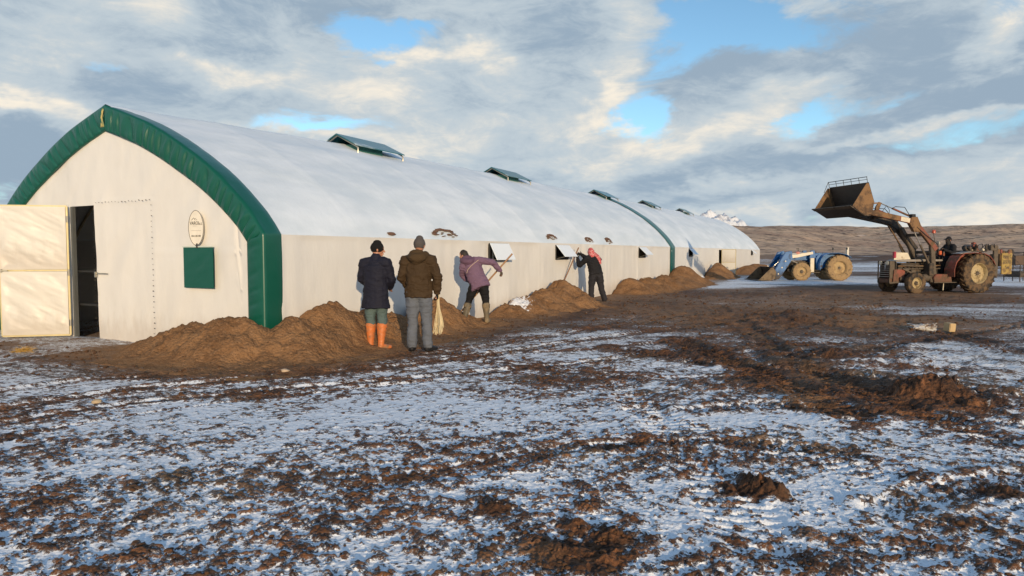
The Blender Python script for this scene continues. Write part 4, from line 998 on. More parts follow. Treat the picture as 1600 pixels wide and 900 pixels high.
        MB().prism([(2.55, 2.40), (2.80, 2.42), (3.02, 2.72), (2.95, 2.98), (2.68, 3.00), (2.52, 2.70)], s*.52-.075, s*.52+.075).build('elbow_plate', M_RUST if s > 0 else M_IRON, am, bevel=.006)
        MB().prism([(2.74, 2.92), (2.94, 2.92), (2.93, 3.10), (2.76, 3.10)], s*.52-.07, s*.52+.07).build('elbow_cap', M_BLACK, am, bevel=.01)
        MB().prism([(3.03, 2.765), (3.44, 2.83), (3.42, 3.0), (3.0, 2.93)], s*.52-.066, s*.52+.066).build('bare_patch', M_CREAM if s > 0 else M_IRON2, am)
        MB().prism([(3.50, 2.84), (4.86, 3.08), (4.84, 3.25), (3.46, 3.02)], s*.52-.064, s*.52+.064).build('arm_sleeve', M_RUST if s > 0 else M_IRON, am, bevel=.004)
        ram(t, (1.98, 1.12), (2.80, 2.50), s*.52, .042, .58)
        ram(t, (2.84, 3.02), (4.18, 3.50), s*.40, .038, .62, M_REDA)
        MB().prism([(4.30, 3.10), (4.46, 3.10), (4.44, 3.36), (4.30, 3.56), (4.18, 3.52), (4.28, 3.30)], s*.40-.03, s*.40+.03).build('tilt_link', M_RUST, t, bevel=.004)
        MB().bar((4.26, s*.40, 3.52), (5.10, s*.40, 3.46), .05, .055).build('bucket_link', M_RUST, t)
        hs = MB(); hs.tube([(2.9, s*.46, 3.02), (3.2, s*.50, 3.36), (3.6, s*.47, 3.38), (3.75, s*.45, 3.30)], .014, 6); hs.build('hydraulic_hose', M_BLACK, t, smooth=True)
        hs = MB(); hs.tube([(3.9, s*.50, 3.06), (3.86, s*.46, 3.25), (4.0, s*.47, 3.42), (4.2, s*.50, 3.2)], .011, 6); hs.build('hydraulic_hose', M_BLACK, t, smooth=True)
        hs = MB(); hs.tube([(1.6, s*.44, 1.5), (1.75, s*.62, 1.95), (2.3, s*.62, 2.3), (2.7, s*.60, 2.6)], .013, 6); hs.build('hydraulic_hose', M_BLACK, t, smooth=True)
    MB().tube([(1.76, -.5, 1.62), (1.76, .5, 1.62)], .06, 12).build('cross_tube', M_IRON2, t, smooth=True)
    MB().bar((2.35, -.46, 2.30), (2.35, .46, 2.30), .14, .12).build('cross_beam', M_IRON, t, bevel=.01)
    MB().bar((4.75, -.30, 3.06), (3.1, -.30, 2.76), .34, .12).build('arm_brace', M_IRON, t, bevel=.01)
    MB().bar((4.1, -.46, 3.0), (4.1, .46, 3.0), .12, .12).build('cross_beam', M_IRON, t, bevel=.01)
    MB().bar((3.25, -.34, 2.80), (2.15, -.34, 1.35), .045, .03).build('safety_strut', M_RUST, t)
    # broad dark telescopic mast of the far arm
    MB().bar((2.6, -.30, 2.60), (1.9, -.30, 1.42), .16, .17).build('mast', M_IRON2, t, bevel=.02)
    # bucket
    hw = 1.06; prof = [(6.10, 3.33), (5.45, 2.98), (5.16, 3.06), (5.08, 3.50), (5.34, 4.22)]
    b = MB(); strip_mesh(b, prof, -hw, hw, .02)
    bo = b.build('bucket', M_BUCKET, t)
    for s in (1, -1):
        MB().prism([(6.02, 3.33), (5.46, 2.99), (5.17, 3.07), (5.09, 3.50), (5.34, 4.18), (5.44, 4.18)], s*(hw+.002)-.012, s*(hw+.002)+.012).build('bucket_side', M_RUST, bo, bevel=.003)
    MB().bar((6.13, -hw-.02, 3.345), (5.98, -hw-.02, 3.265), .03, .03).bar((6.05, -hw-.02, 3.305), (6.05, hw+.02, 3.305), .17, .03, (-.47, 0, .88)).build('cutting_edge', M_IRON2, bo)
    gd = MB(); top = (5.37, 4.22); tp2 = (5.42, 4.42)
    gd.tube([(tp2[0], -hw, tp2[1]), (tp2[0], hw, tp2[1])], .014, 6).tube([((top[0]+tp2[0])/2, -hw, 4.325), ((top[0]+tp2[0])/2, hw, 4.325)], .010, 6)
    for k in range(6): y_ = -hw+.015+k*(2*hw-.03)/5; gd.tube([(top[0], y_, top[1]-.03), (tp2[0], y_, tp2[1])], .011, 6)
    gd.tube([(tp2[0], -hw, tp2[1]), (5.60, -hw, 4.0)], .012, 6); gd.build('bucket_guard', M_BLACK, bo, smooth=True)
    # lamp mast beside the driver
    MB().tube([(1.60, .42, 1.5), (1.68, .42, 2.1), (1.74, .42, 2.36)], .014, 6).build('lamp_mast', M_IRON, t, smooth=True)
    MB().lathe([(.02, 0), (.07, .01), (.075, .10), (.05, .14), (.01, .15)], (1.74, .42, 2.36), axis='z', n=14).build('beacon', M_LAMP, t, smooth=True)
    MB().lathe([(.01, 0), (.08, .02), (.085, .05), (.01, .06)], (1.50, .44, 1.98), axis='x', n=14).build('work_lamp', M_CREAM, t, smooth=True)
    MB().bar((1.52, .44, 1.6), (1.52, .44, 1.97), .02, .02).build('lamp_bracket', M_IRON, t)
    # gear bolted behind the seat
    rg = MB(); rg.box((-.25, .1, 1.66), (.95, .9, .05)).box((-.62, .35, 1.25), (.08, .08, .9)).box((-.62, -.35, 1.25), (.08, .08, .9)); rack = rg.build('rear_rack', M_IRON, t, bevel=.006)
    rng = random.Random(11)
    for k in range(9):
        x_ = -.02-.11*k; y_ = .35*rng.uniform(.3, 1); q = MB(); h_ = .10+.16*rng.random()
        q.lathe([(.01, 0), (.045, 0), (.05, h_*.7), (.03, h_), (.01, h_+.02)], (x_, y_, 1.68), axis='z', n=10); q.box((x_, y_, 1.71), (.09, .13, .07)); q.build('valve', (M_IRON, M_IRON2, M_RED, M_CREAM)[k % 4], rack, smooth=False)
    q = MB(); q.lathe([(.01, -.22), (.10, -.22), (.115, -.18), (.115, .18), (.10, .22), (.01, .22)], (-.28, .1, 1.80), axis='x', n=16); q.build('hydraulic_tank', M_BLACK, rack, smooth=True)
    q = MB(); q.box((-.38, .25, 1.97), (.12, .12, .08)).lathe([(.01, 0), (.03, 0), (.03, .14), (.05, .16), (.01, .18)], (-.38, .25, 1.86), axis='z', n=10); q.build('filler_cap', M_RED, rack)
    for k in range(4):
        q = MB(); x_ = -.1-.3*k; q.tube([(x_, .3, 1.75), (x_-.05, .42, 1.92), (x_-.2, .44, 1.95), (x_-.32, .35, 1.78)], .014, 6); q.build('hydraulic_hose', M_BLACK, rack, smooth=True)
    MB().box((-1.42, .30, 1.27), (.22, .08, 1.2)).box((-1.30, .26, 1.8), (.35, .2, .22)).build('rear_mast', M_IRON2, t, bevel=.012)
    MB().bar((-.45, .3, .72), (-1.5, .3, .62), .07, .09).bar((-.45, -.3, .72), (-1.5, -.3, .62), .07, .09).build('lift_arm', M_IRON, t)
    MB().box((-1.1, 0, 1.0), (.7, .6, .5)).build('rear_gearbox', M_IRON, t, bevel=.04)
    yb = MB().box((-1.92, .36, 1.16), (.52, .05, .86)).build('yellow_plate', M_YEL, t, bevel=.01)
    MB().box((-1.92, .10, 1.30), (.60, .5, .5)).build('rear_box', M_RUST, t, bevel=.02)
    for s_, z_ in ((.13, 1.42), (.15, 1.24), (.15, 1.05)):
        pass
    text_obj('lettering', 'MAVİ', .17, M_INK2, yb, (-1.92, .389, 1.44), (R(90), 0, R(180)))
    text_obj('lettering', '0530', .19, M_INK2, yb, (-1.92, .389, 1.22), (R(90), 0, R(180)))
    text_obj('lettering', '54', .19, M_INK2, yb, (-1.92, .389, 1.0), (R(90), 0, R(180)))
    for k in range(8):
        q = MB(); x_ = -1.55-.10*k; h_ = .10+.16*rng.random(); q.lathe([(.01, 0), (.05, 0), (.055, h_*.6), (.03, h_), (.01, h_)], (x_, .25+.1*rng.random(), 1.56), axis='z', n=9); q.build('fitting', (M_RUST, M_IRON, M_RED)[k % 3], t, smooth=True)
    return t
RT = red_tractor()

def blue_tractor():
    O = Vector((18.55, 39.35, 0)); t = empty('loader_tractor', O, R(181), label='parked blue tractor with ochre muddy wheels, loader bucket resting on the ground', cat='tractor')
    for s in (1, -1):
        wheel(t, 0, s*.76, .74, .38, .40, M_TYRE2, M_RIM2, 22, s, 8)
        wheel(t, 2.12, s*.70, .53, .28, .29, M_TYRE2, M_RIM2, 18, s, 6)
    MB().box((.15, 0, .78), (.9, .40, .42)).box((.95, 0, .76), (.9, .34, .34)).box((0, 0, .74), (.24, 1.2, .24)).build('transmission', M_IRON, t, bevel=.02)
    MB().box((2.12, 0, .53), (.14, 1.2, .14)).box((2.12, 0, .62), (.3, .3, .2)).build('front_axle', M_IRON2, t, bevel=.012)
    engine(t, 1.2, 2.7, .58, 1.16, .22, 8, M_IRON, M_IRON2)
    MB().prism([(1.25, 1.18), (1.25, 1.56), (2.0, 1.58), (2.75, 1.50), (2.98, 1.40), (2.98, 1.20)], -.27, .27).build('bonnet', M_BLUE, t, bevel=.03)
    MB().prism([(1.5, 1.562), (1.5, 1.582), (2.0, 1.602), (2.72, 1.528), (2.72, 1.508), (2.0, 1.578)], -.275, .275).build('bonnet_stripe', M_CREAM, t)
    gr = MB().box((2.93, 0, .98), (.10, .5, .55)).build('grille', M_IRON, t, bevel=.012)
    for s in (1, -1): MB().lathe([(.01, 0), (.07, .01), (.07, .04), (.01, .05)], (2.98, s*.16, 1.16), axis='x', n=14).build('headlight', M_CREAM, t, smooth=True)
    for s in (1, -1):
        y0, y1 = (.46, .97) if s > 0 else (-.97, -.46)
        pts = [(1.15, .62), (1.18, .95), (1.10, 1.25), (.95, 1.46), (.6, 1.58), (.1, 1.59), (-.35, 1.50), (-.62, 1.33)]
        f = MB(); strip_mesh(f, pts, y0, y1, .022); f.prism(pts+[(.2, .9)], y0 if s > 0 else y1-.015, y0+.015 if s > 0 else y1)
        fo = f.build('fender', M_BLUE, t)
        MB().prism([(1.02, .72), (1.22, .72), (1.26, 1.3), (1.12, 1.52), (1.0, 1.5)], s*.62-.05, s*.62+.05).build('fender_step', M_BLUE, fo, bevel=.01)
        MB().box((1.35, s*.5, .48), (.6, .4, .03)).build('footplate', M_IRON2, t)
        MB().bar((-.42, s*.8, 1.5), (-.42, s*.8, 1.80), .02, .02).box((-.42, s*.8, 1.84), (.05, .12, .12)).build('tail_lamp', M_BLACK, t)
    MB().box((.40, 0, 1.12), (.42, .42, .10)).box((.19, 0, 1.34), (.08, .42, .36), Matrix.Rotation(R(-8), 3, 'Y')).build('seat', M_SEAT, t, bevel=.03)
    MB().tube([(1.35, 0, 1.2), (1.16, 0, 1.55)], .025, 8).build('steering_column', M_IRON, t, smooth=True)
    ring = [Vector((.0, .19*math.cos(2*math.pi*k/20), .19*math.sin(2*math.pi*k/20))) for k in range(21)]; M3 = Matrix.Rotation(R(-62), 3, 'Y')
    sw = MB(); sw.tube([Vector((1.14, 0, 1.58))+M3 @ v for v in ring], .014, 6, caps=False); sw.bar(Vector((1.14, 0, 1.58))+M3 @ Vector((0, .18, 0)), Vector((1.14, 0, 1.58))+M3 @ Vector((0, -.18, 0)), .018, .01); sw.build('steering_wheel', M_BLACK, t)
    MB().tube([(2.05, .1, 1.5), (2.05, .1, 1.78)], .028, 10).build('exhaust', M_IRON, t, smooth=True)
    MB().lathe([(.01, 0), (.12, 0), (.13, .03), (.13, .12), (.05, .16), (.01, .16)], (2.12, .18, 1.52), axis='z', n=16).build('air_cleaner', mat('pinkish_cap', (.55, .22, .18), .6), t, smooth=True)
    MB().box((2.05, .05, 1.83), (.16, .06, .06)).build('exhaust_cap', M_BLACK, t, bevel=.01)
    for s in (1, -1):
        MB().box((1.42, s*.50, 1.08), (.22, .12, 1.15)).build('loader_tower', M_CREAM if s > 0 else M_BLUE, t, bevel=.012)
        MB().prism([(1.22, 1.30), (1.60, 1.30), (1.52, 1.72), (1.32, 1.74)], s*.50-.07, s*.50+.07).build('tower_head', M_BLUE, t, bevel=.01)
        MB().bar((1.42, s*.46, .58), (2.75, s*.36, .60), .07, .14).build('loader_subframe', M_IRON2, t)
        am = plate_arm('loader_arm', [(1.40, 1.60), (2.3, 1.42), (2.85, 1.38)], .14, .22, .12, s*.52, M_CREAM if s > 0 else M_BLUE, t)
        MB().prism([(2.62, 1.70), (2.98, 1.64), (3.40, .92), (3.74, .26), (3.56, .04), (3.32, .10), (2.92, .72), (2.56, 1.28)], s*.52-.07, s*.52+.07).build('arm_plate', M_BLUE, am, bevel=.012)
        ram(t, (1.55, .72), (2.70, 1.20), s*.52, .04, .6, M_IRON)
        ram(t, (2.75, 1.62), (3.62, .80), s*.40, .04, .55, M_BLUE)
        for k in range(3):
            MB().lathe([(.005, -.09), (.04, -.09), (.04, .09), (.005, .09)], (2.98+.2*k, s*.52, 1.12-.36*k), n=10).build('pin', M_CREAM, am)
    MB().bar((3.1, -.5, .95), (3.1, .5, .95), .12, .12).build('cross_beam', M_BLUE, t, bevel=.01)
    hw = .98; prof = [(4.72, .05), (3.95, .045), (3.70, .14), (3.66, .52), (3.84, .80)]
    b = MB(); strip_mesh(b, prof, -hw, hw, .02); bo = b.build('bucket', M_BUCKET, t)
    for s in (1, -1): MB().prism([(4.66, .05), (3.95, .05), (3.71, .15), (3.67, .52), (3.84, .78), (3.95, .76)], s*(hw+.002)-.012, s*(hw+.002)+.012).build('bucket_side', M_BUCKET2, bo, bevel=.003)
    MB().box((4.64, 0, .062), (.2, 2*hw+.04, .03)).build('cutting_edge', M_IRON2, bo)
    
    return t
BT = blue_tractor()
# ================================================================== PEOPLE
def loft(bm, pts, rad, xdir=(1, 0, 0), n=16, caps=True, flat0=False):
    """closed tapered limb; rad: list of r or (rx, ry); rounded ends"""
    P = [Vector(p) for p in pts]; Q = [r if isinstance(r, tuple) else (r, r) for r in rad]
    # rounded ends
    if caps:
        d0 = (P[0]-P[1]).normalized(); d1 = (P[-1]-P[-2]).normalized(); a, b = Q[0], Q[-1]; ma, mb_ = min(a), min(b)
        P = ([] if flat0 else [P[0]+d0*ma*.85, P[0]+d0*ma*.55])+P+[P[-1]+d1*mb_*.55, P[-1]+d1*mb_*.85]
        Q = ([] if flat0 else [(a[0]*.35, a[1]*.35), (a[0]*.8, a[1]*.8)])+Q+[(b[0]*.8, b[1]*.8), (b[0]*.35, b[1]*.35)]
    rings = []; X = Vector(xdir)
    for i, p in enumerate(P):
        t_ = (P[min(i+1, len(P)-1)]-P[max(i-1, 0)]).normalized()
        x = (X-t_*X.dot(t_)); x = x.normalized() if x.length > 1e-4 else t_.orthogonal().normalized(); y = t_.cross(x)
        rings.append([bm.verts.new(p+x*Q[i][0]*math.cos(2*math.pi*k/n)+y*Q[i][1]*math.sin(2*math.pi*k/n)) for k in range(n)])
    for a, b in zip(rings, rings[1:]):
        for k in range(n): bm.faces.new((a[k], a[(k+1) % n], b[(k+1) % n], b[k]))
    bm.faces.new(rings[0][::-1]); bm.faces.new(rings[-1])
def smooth_path(pts, rad, m=4):
    """Catmull-Rom through joints so elbows and knees bend softly"""
    P = [Vector(p) for p in pts]; Q = [Vector(r if isinstance(r, tuple) else (r, r)) for r in rad]; oP, oQ = [], []
    for i in range(len(P)-1):
        p0, p1, p2, p3 = P[max(i-1, 0)], P[i], P[i+1], P[min(i+2, len(P)-1)]
        for k in range(m):
            t = k/m; oP.append(.5*((2*p1)+(p2-p0)*t+(2*p0-5*p1+4*p2-p3)*t*t+(3*p1-p0-3*p2+p3)*t**3)); oQ.append(tuple(Q[i].lerp(Q[i+1], t)))
    oP.append(P[-1]); oQ.append(tuple(Q[-1])); return oP, oQ
def fuse(bm, name, m_, parent, voxel=.010, wrinkle=None, smooth=4, seed=1):
    bmesh.ops.recalc_face_normals(bm, faces=bm.faces)
    me = bpy.data.meshes.new(name); bm.to_mesh(me); bm.free()
    o = bpy.data.objects.new(name, me); C.objects.link(o)
    md = o.modifiers.new('r', 'REMESH'); md.mode = 'VOXEL'; md.voxel_size = voxel
    dg = bpy.context.evaluated_depsgraph_get(); m2 = bpy.data.meshes.new_from_object(o.evaluated_get(dg)); bpy.data.objects.remove(o); bpy.data.meshes.remove(me)
    b2 = bmesh.new(); b2.from_mesh(m2)
    for _ in range(smooth): bmesh.ops.smooth_vert(b2, verts=b2.verts, factor=.5, use_axis_x=True, use_axis_y=True, use_axis_z=True)
    b2.normal_update(); b2.to_mesh(m2); b2.free()
    if wrinkle:
        n = len(m2.vertices); co = np.empty(n*3, np.float32); no = np.empty(n*3, np.float32); m2.vertices.foreach_get('co', co); m2.vertices.foreach_get('normal', no)
        co = co.reshape(-1, 3).astype(float); no = no.reshape(-1, 3); d = 0
        for lam, am, sx in wrinkle:
            q = co*np.array(sx)/lam+seed*3.1; r_ = 1-np.abs(vn3(q, seed)-.5)*2; d = d+am*(r_**2-.45)
        co += no*np.asarray(d)[:, None]; m2.vertices.foreach_set('co', co.astype(np.float32).ravel()); m2.update()
    m2.name = name; return link(name, m2, parent, m_, True)
SKIN = mat('skin', (.42, .20, .125), .5, var=.06, vscale=20)
HAIR = mat('dark_hair', (.022, .016, .012), .7)
def headmesh(bm, c, yaw, pitch=0, roll=0, s=1.):
    M = Matrix.Translation(c) @ Matrix.Rotation(R(yaw), 4, 'Z') @ Matrix.Rotation(R(pitch), 4, 'X') @ Matrix.Rotation(R(roll), 4, 'Y')
    def L(pts, rad, **k): loft(bm, [M @ (Vector(p)*s) for p in pts], [tuple(v*s for v in (r if isinstance(r, tuple) else (r, r))) for r in rad], (M.to_3x3() @ Vector((1, 0, 0))), **k)
    # face looks along local +y
    L([(0, -.01, -.02), (0, -.012, .04), (0, -.012, .075)], [(.074, .094), (.078, .098), (.064, .082)])
    L([(0, .015, -.085), (0, .02, -.05), (0, .01, 0)], [(.044, .050), (.056, .070), (.066, .084)])
    L([(0, .062, -.100), (0, .070, -.085)], [(.022, .016), (.030, .02)])              # chin
    L([(0, .088, .012), (0, .104, -.018), (0, .112, -.034)], [.008, .011, .014])         # nose
    L([(-.02, .092, -.062), (.02, .092, -.062)], [.008, .008]); L([(-.018, .090, -.073), (.018, .090, -.073)], [.008, .008])   # lips
    L([(-.045, .082, .030), (.045, .082, .030)], [.010, .010])                          # brow
    for sx in (-1, 1): L([(sx*.078, -.012, -.035), (sx*.084, -.018, 0), (sx*.080, -.016, .02)], [(.006, .012), (.009, .018), (.008, .014)])
    return M
def eyes(M, parent):
    for sx in (-1, 1):
        mb = MB(); mb.ball(M @ Vector((sx*.032, .080, .008)), .0105, 2); mb.build('eye', mat('eye', (.05, .03, .02), .2) if 'eye' not in bpy.data.materials else bpy.data.materials['eye'], parent, smooth=True)
def handmesh(bm, w, d, side, palm_n, curl=35, s=1., thumb=1):
    """w wrist, d direction of fingers, palm_n palm normal (fingers curl towards it), side = direction of the thumb"""
    w = Vector(w); d = Vector(d).normalized(); n = Vector(palm_n); n = (n-d*n.dot(d)).normalized(); t = Vector(side); t = (t-d*t.dot(d)-n*n.dot(t)).normalized()
    loft(bm, [w-d*.02, w+d*.035*s, w+d*.085*s], [(.026*s, .018*s), (.038*s, .016*s), (.041*s, .014*s)], t)
    for k, (off, L, r) in enumerate(((.030, .070, .0088), (.010, .078, .0092), (-.011, .073, .0088), (-.031, .058, .0078))):
        p = w+d*.088*s+t*off*s; pts = [p-d*.02*s, p]; dd = d
        for q, seg in enumerate((.45, .32, .26)):
            ang = R(curl*(1.0 if q else .8)); dd = (dd*math.cos(ang)+n*math.sin(ang)).normalized(); nn = n
            # rotate frame with the finger
            n_ = (n-dd*n.dot(dd)); pts.append(pts[-1]+dd*L*seg*s)
            n2 = n_.normalized() if n_.length > .01 else -d; 
            if q < 2: ddn = dd; 
            n = n2 if n_.length > .01 else n2
        loft(bm, pts, [r*s*1.05]+[r*s]*(len(pts)-2)+[r*s*.8], t, n=8); n = Vector(palm_n); n = (n-d*n.dot(d)).normalized()
    p = w+d*.028*s+t*.030*s; a = p+t*.028*s+d*.020*s+n*.012*s; b = a+t*.008*s+d*.030*s+n*.018*s; loft(bm, [p, a, b], [.013*s, .0115*s, .009*s], n, n=8)
def cloth(name, col, rough=.8, bump=.003, bscale=60, **k): return mat(name, col, rough, bump=bump, bscale=bscale, spec=.25, **k)

def person(loc, rz, label, J, wear, s=1., scale=1.):
    """J joints, local x right, y forward, z up. wear: dict of clothing"""
    V = {k: Vector(v)*s for k, v in J.items() if not k.startswith('hand')}
    bm = bmesh.new()
    # body
    def limb(pts, rad, xd=(1, 0, 0)):
        p, q = smooth_path(pts, rad); loft(bm, p, q, xd)
    limb([V['pelvis']-(V['chest']-V['pelvis'])*.05, V['pelvis'].lerp(V['chest'], .4), V['chest'], V['neck']-(V['neck']-V['chest'])*.25], [(.155, .11), (.135, .10), (.165, .115), (.09, .07)], V['shR']-V['shL'])
    limb([V['neck']-(V['head']-V['neck'])*.3, V['neck'], V['head']-(V['head']-V['neck'])*.2], [.062, .056, .058])
    for S in 'LR':
        limb([V['neck'].lerp(V['sh'+S], .35), V['sh'+S], V['sh'+S].lerp(V['el'+S], .5), V['el'+S], V['el'+S].lerp(V['wr'+S], .4), V['wr'+S]], [.055, .058, .048, .040, .040, .026])
        limb([V['hip'+S], V['hip'+S].lerp(V['kn'+S], .4), V['kn'+S], V['kn'+S].lerp(V['an'+S], .35), V['an'+S]], [.090, .082, .056, .056, .038])
        loft(bm, [V['an'+S]-Vector((0, 0, .02)), V['an'+S].lerp(V['to'+S], .5)-Vector((0, 0, .02)), V['to'+S]], [.036, .036, .028])
        h = J.get('hand'+S)
        if h: handmesh(bm, V['wr'+S], h[0], h[1], h[2], h[3])
        else: handmesh(bm, V['wr'+S], V['wr'+S]-V['el'+S], V['shR']-V['shL'] if S == 'L' else V['shL']-V['shR'], (0, 1, 0), 25)
    M = headmesh(bm, V['head'], *J['look'])
    body = fuse(bm, 'person', SKIN, None, .0065, None, 2)
    body.location = loc; body.rotation_euler = (0, 0, rz); body.scale = (scale,)*3
    tag(body, label, 'person'); eyes(M, body)
    sd_ = len(label)*7 % 97
    W3 = lambda a: [(.17, a*1.2, (1, 1, 1.8)), (.08, a*.95, (.8, .8, 2.0)), (.035, a*.38, (1, 1, 1.3))]
    # trousers
    bm = bmesh.new(); w = wear['trousers']; k_ = w.get('fat', 1.)
    loft(bm, [V['pelvis']+(V['chest']-V['pelvis'])*.12, V['pelvis'], V['pelvis']*.35+(V['hipL']+V['hipR'])*.325], [(.165, .120), (.178, .130), (.165, .120)], V['hipR']-V['hipL'])
    for S in 'LR':
        e = V['kn'+S].lerp(V['an'+S], w.get('to', .93))
        p, q = smooth_path([V['hip'+S]+(V['hip'+S]-V['kn'+S])*.06, V['hip'+S].lerp(V['kn'+S], .45), V['kn'+S], V['kn'+S].lerp(V['an'+S], .4), e], [.112*k_, .100*k_, .078*k_, .074*k_, .072*k_*w.get('cuff', 1)]); loft(bm, p, q)
    fuse(bm, 'trousers', w['m'], body, .011, W3(.012), 4, seed=sd_ % 7+2)
    # boots or shoes
    for S in 'LR':
        b = wear['boots']; bm = bmesh.new(); an, to, kn = V['an'+S], V['to'+S], V['kn'+S]; up = (kn-an).normalized(); fw = (to-an); fw.z = 0; fw.normalize()
        sole = Vector((an.x, an.y, min(to.z, an.z-.06)-.012))
        hgt = b['h']
        p, q = smooth_path([an-Vector((0, 0, .05)), an+up*.06, an+up*hgt*.6, an+up*hgt], [.050, .056, .072 if hgt > .15 else .056, .092 if hgt > .15 else .054]); loft(bm, p, q)
        heel = an-fw*.035-Vector((0, 0, .055)); mid = an+fw*.09-Vector((0, 0, .050)); tip = an+fw*.185-Vector((0, 0, .060))
        x_ = Vector((fw.y, -fw.x, 0))
        loft(bm, [heel, an+fw*.02-Vector((0, 0, .045)), mid, tip], [(.040, .038), (.046, .048), (.052, .040), (.044, .028)], x_)
        loft(bm, [heel-Vector((0, 0, .025)), mid-Vector((0, 0, .030)), tip-Vector((0, 0, .018))], [(.044, .016), (.052, .014), (.044, .014)], x_)
        fuse(bm, 'boot', b['m'], body, .008, [(.08, .004, (1, 1, 2))], 2, seed=3)
    # jacket
    bm = bmesh.new(); j = wear['jacket']; f = j.get('fat', 1.); up = (V['chest']-V['pelvis']).normalized(); hem = V['pelvis']-up*j['hem']
    if 'hemdir' in j: hem = V['pelvis']+Vector(j['hemdir'])
    ax = V['shR']-V['shL']
    p, q = smooth_path([hem, hem.lerp(V['pelvis']+up*.06, .55), V['pelvis'].lerp(V['chest'], .45), V['chest']+up*.02, V['neck'].lerp(V['chest'], .35), V['neck']], [(.205*f*j.get('flare', 1), .155*f*j.get('flare', 1)), (.198*f, .150*f), (.186*f, .142*f), (.200*f, .142*f), (.150, .105), (.075, .072)], 5)
    loft(bm, p, q, ax, flat0=True)
    for S in 'LR':
        a = j.get('arm', 1.)
        p, q = smooth_path([V['neck'].lerp(V['sh'+S], .4)-up*.02, V['sh'+S]-up*.012, V['sh'+S].lerp(V['el'+S], .5), V['el'+S], V['el'+S].lerp(V['wr'+S], .55), V['wr'+S]-(V['wr'+S]-V['el'+S]).normalized()*.01], [.080, .088*a, .076*a, .068*a, .062*a, .050*a], 4); loft(bm, p, q)
    if j.get('collar'): loft(bm, [V['neck']-up*.03, V['neck']+(V['head']-V['neck'])*.35], [(.088, .082), (.076, .072)])
    jk = fuse(bm, 'jacket', j['m'], body, .010, W3(j.get('wr', .013)), 4, seed=sd_ % 11+3)
    if j.get('hood'):
        bm = bmesh.new(); nb = V['neck']; bk = Vector((0, -1, 0))
        p, q = smooth_path([nb+Vector((-.12, .07, .0)), nb+Vector((-.13, -.05, -.01)), nb+Vector((-.06, -.13, -.02)), nb+Vector((.04, -.13, -.02)), nb+Vector((.12, -.05, .02)), nb+Vector((.11, .07, .03))], [.035, .055, .075, .075, .055, .035], 4); loft(bm, p, q, (0, 0, 1))
        loft(bm, [nb+Vector((-.02, -.10, .06)), nb+Vector((-.01, -.13, -.10))], [(.11, .05), (.07, .03)])
        fuse(bm, 'hood', j['hood'], jk, .010, W3(.010), 3, seed=9)
    for nm, hat in wear.get('head', {}).items():
        bm = bmesh.new(); hat['f'](bm, M); fuse(bm, nm, hat['m'], body, hat.get('v', .007), hat.get('w'), 2, seed=5)
    if 'gloves' in wear:
        for S in wear['gloves'].get('on', 'LR'):
            bm = bmesh.new(); h = J.get('hand'+S) or ((V['wr'+S]-V['el'+S]), (V['shR']-V['shL'] if S == 'L' else V['shL']-V['shR']), (0, 1, 0), 25)
            handmesh(bm, V['wr'+S], h[0], h[1], h[2], h[3], 1.14)
            loft(bm, [V['wr'+S]-Vector(h[0]).normalized()*.05, V['wr'+S]+Vector(h[0]).normalized()*.02], [.036, .032])
            fuse(bm, 'glove', wear['gloves']['m'], body, .006, None, 1)
    return body, V, M
def beanie(h=.075):
    def f(bm, M):
        L = lambda pts, rad, **k: loft(bm, [M @ Vector(p) for p in pts], rad, M.to_3x3() @ Vector((1, 0, 0)), **k)
        L([(0, -.018, .018), (0, -.016, .06), (0, -.018, .085+h*.25)], [(.090, .112), (.086, .106), (.062, .076)])
        L([(0, -.016, .012), (0, -.016, .042)], [(.093, .114), (.093, .113)])
    return f
def haircap(bm, M):
    L = lambda pts, rad, **k: loft(bm, [M @ Vector(p) for p in pts], rad, M.to_3x3() @ Vector((1, 0, 0)), **k)
    L([(0, -.035, -.03), (0, -.030, .045), (0, -.022, .082)], [(.080, .082), (.084, .098), (.066, .084)])
def cap(bm, M):
    beanie(.03)(bm, M); loft(bm, [M @ Vector((0, .06, .05)), M @ Vector((0, .15, .035))], [(.07, .012), (.055, .010)], M.to_3x3() @ Vector((1, 0, 0)))

def facescarf(bm, M):
    loft(bm, [M @ Vector((0, .0, -.15)), M @ Vector((0, .012, -.09)), M @ Vector((0, .024, .0))], [(.085, .085), (.074, .092), (.074, .096)], M.to_3x3() @ Vector((1, 0, 0)))

def base_joints():
    return dict(pelvis=(0, 0, .95), chest=(0, .01, 1.33), neck=(0, 0, 1.50), head=(0, .03, 1.655), shL=(-.185, 0, 1.44), shR=(.185, 0, 1.44), hipL=(-.095, 0, .92), hipR=(.095, 0, .92),
                knL=(-.105, .02, .50), knR=(.105, .02, .50), anL=(-.11, -.02, .09), anR=(.11, -.02, .09), toL=(-.13, .15, .03), toR=(.13, .15, .03))
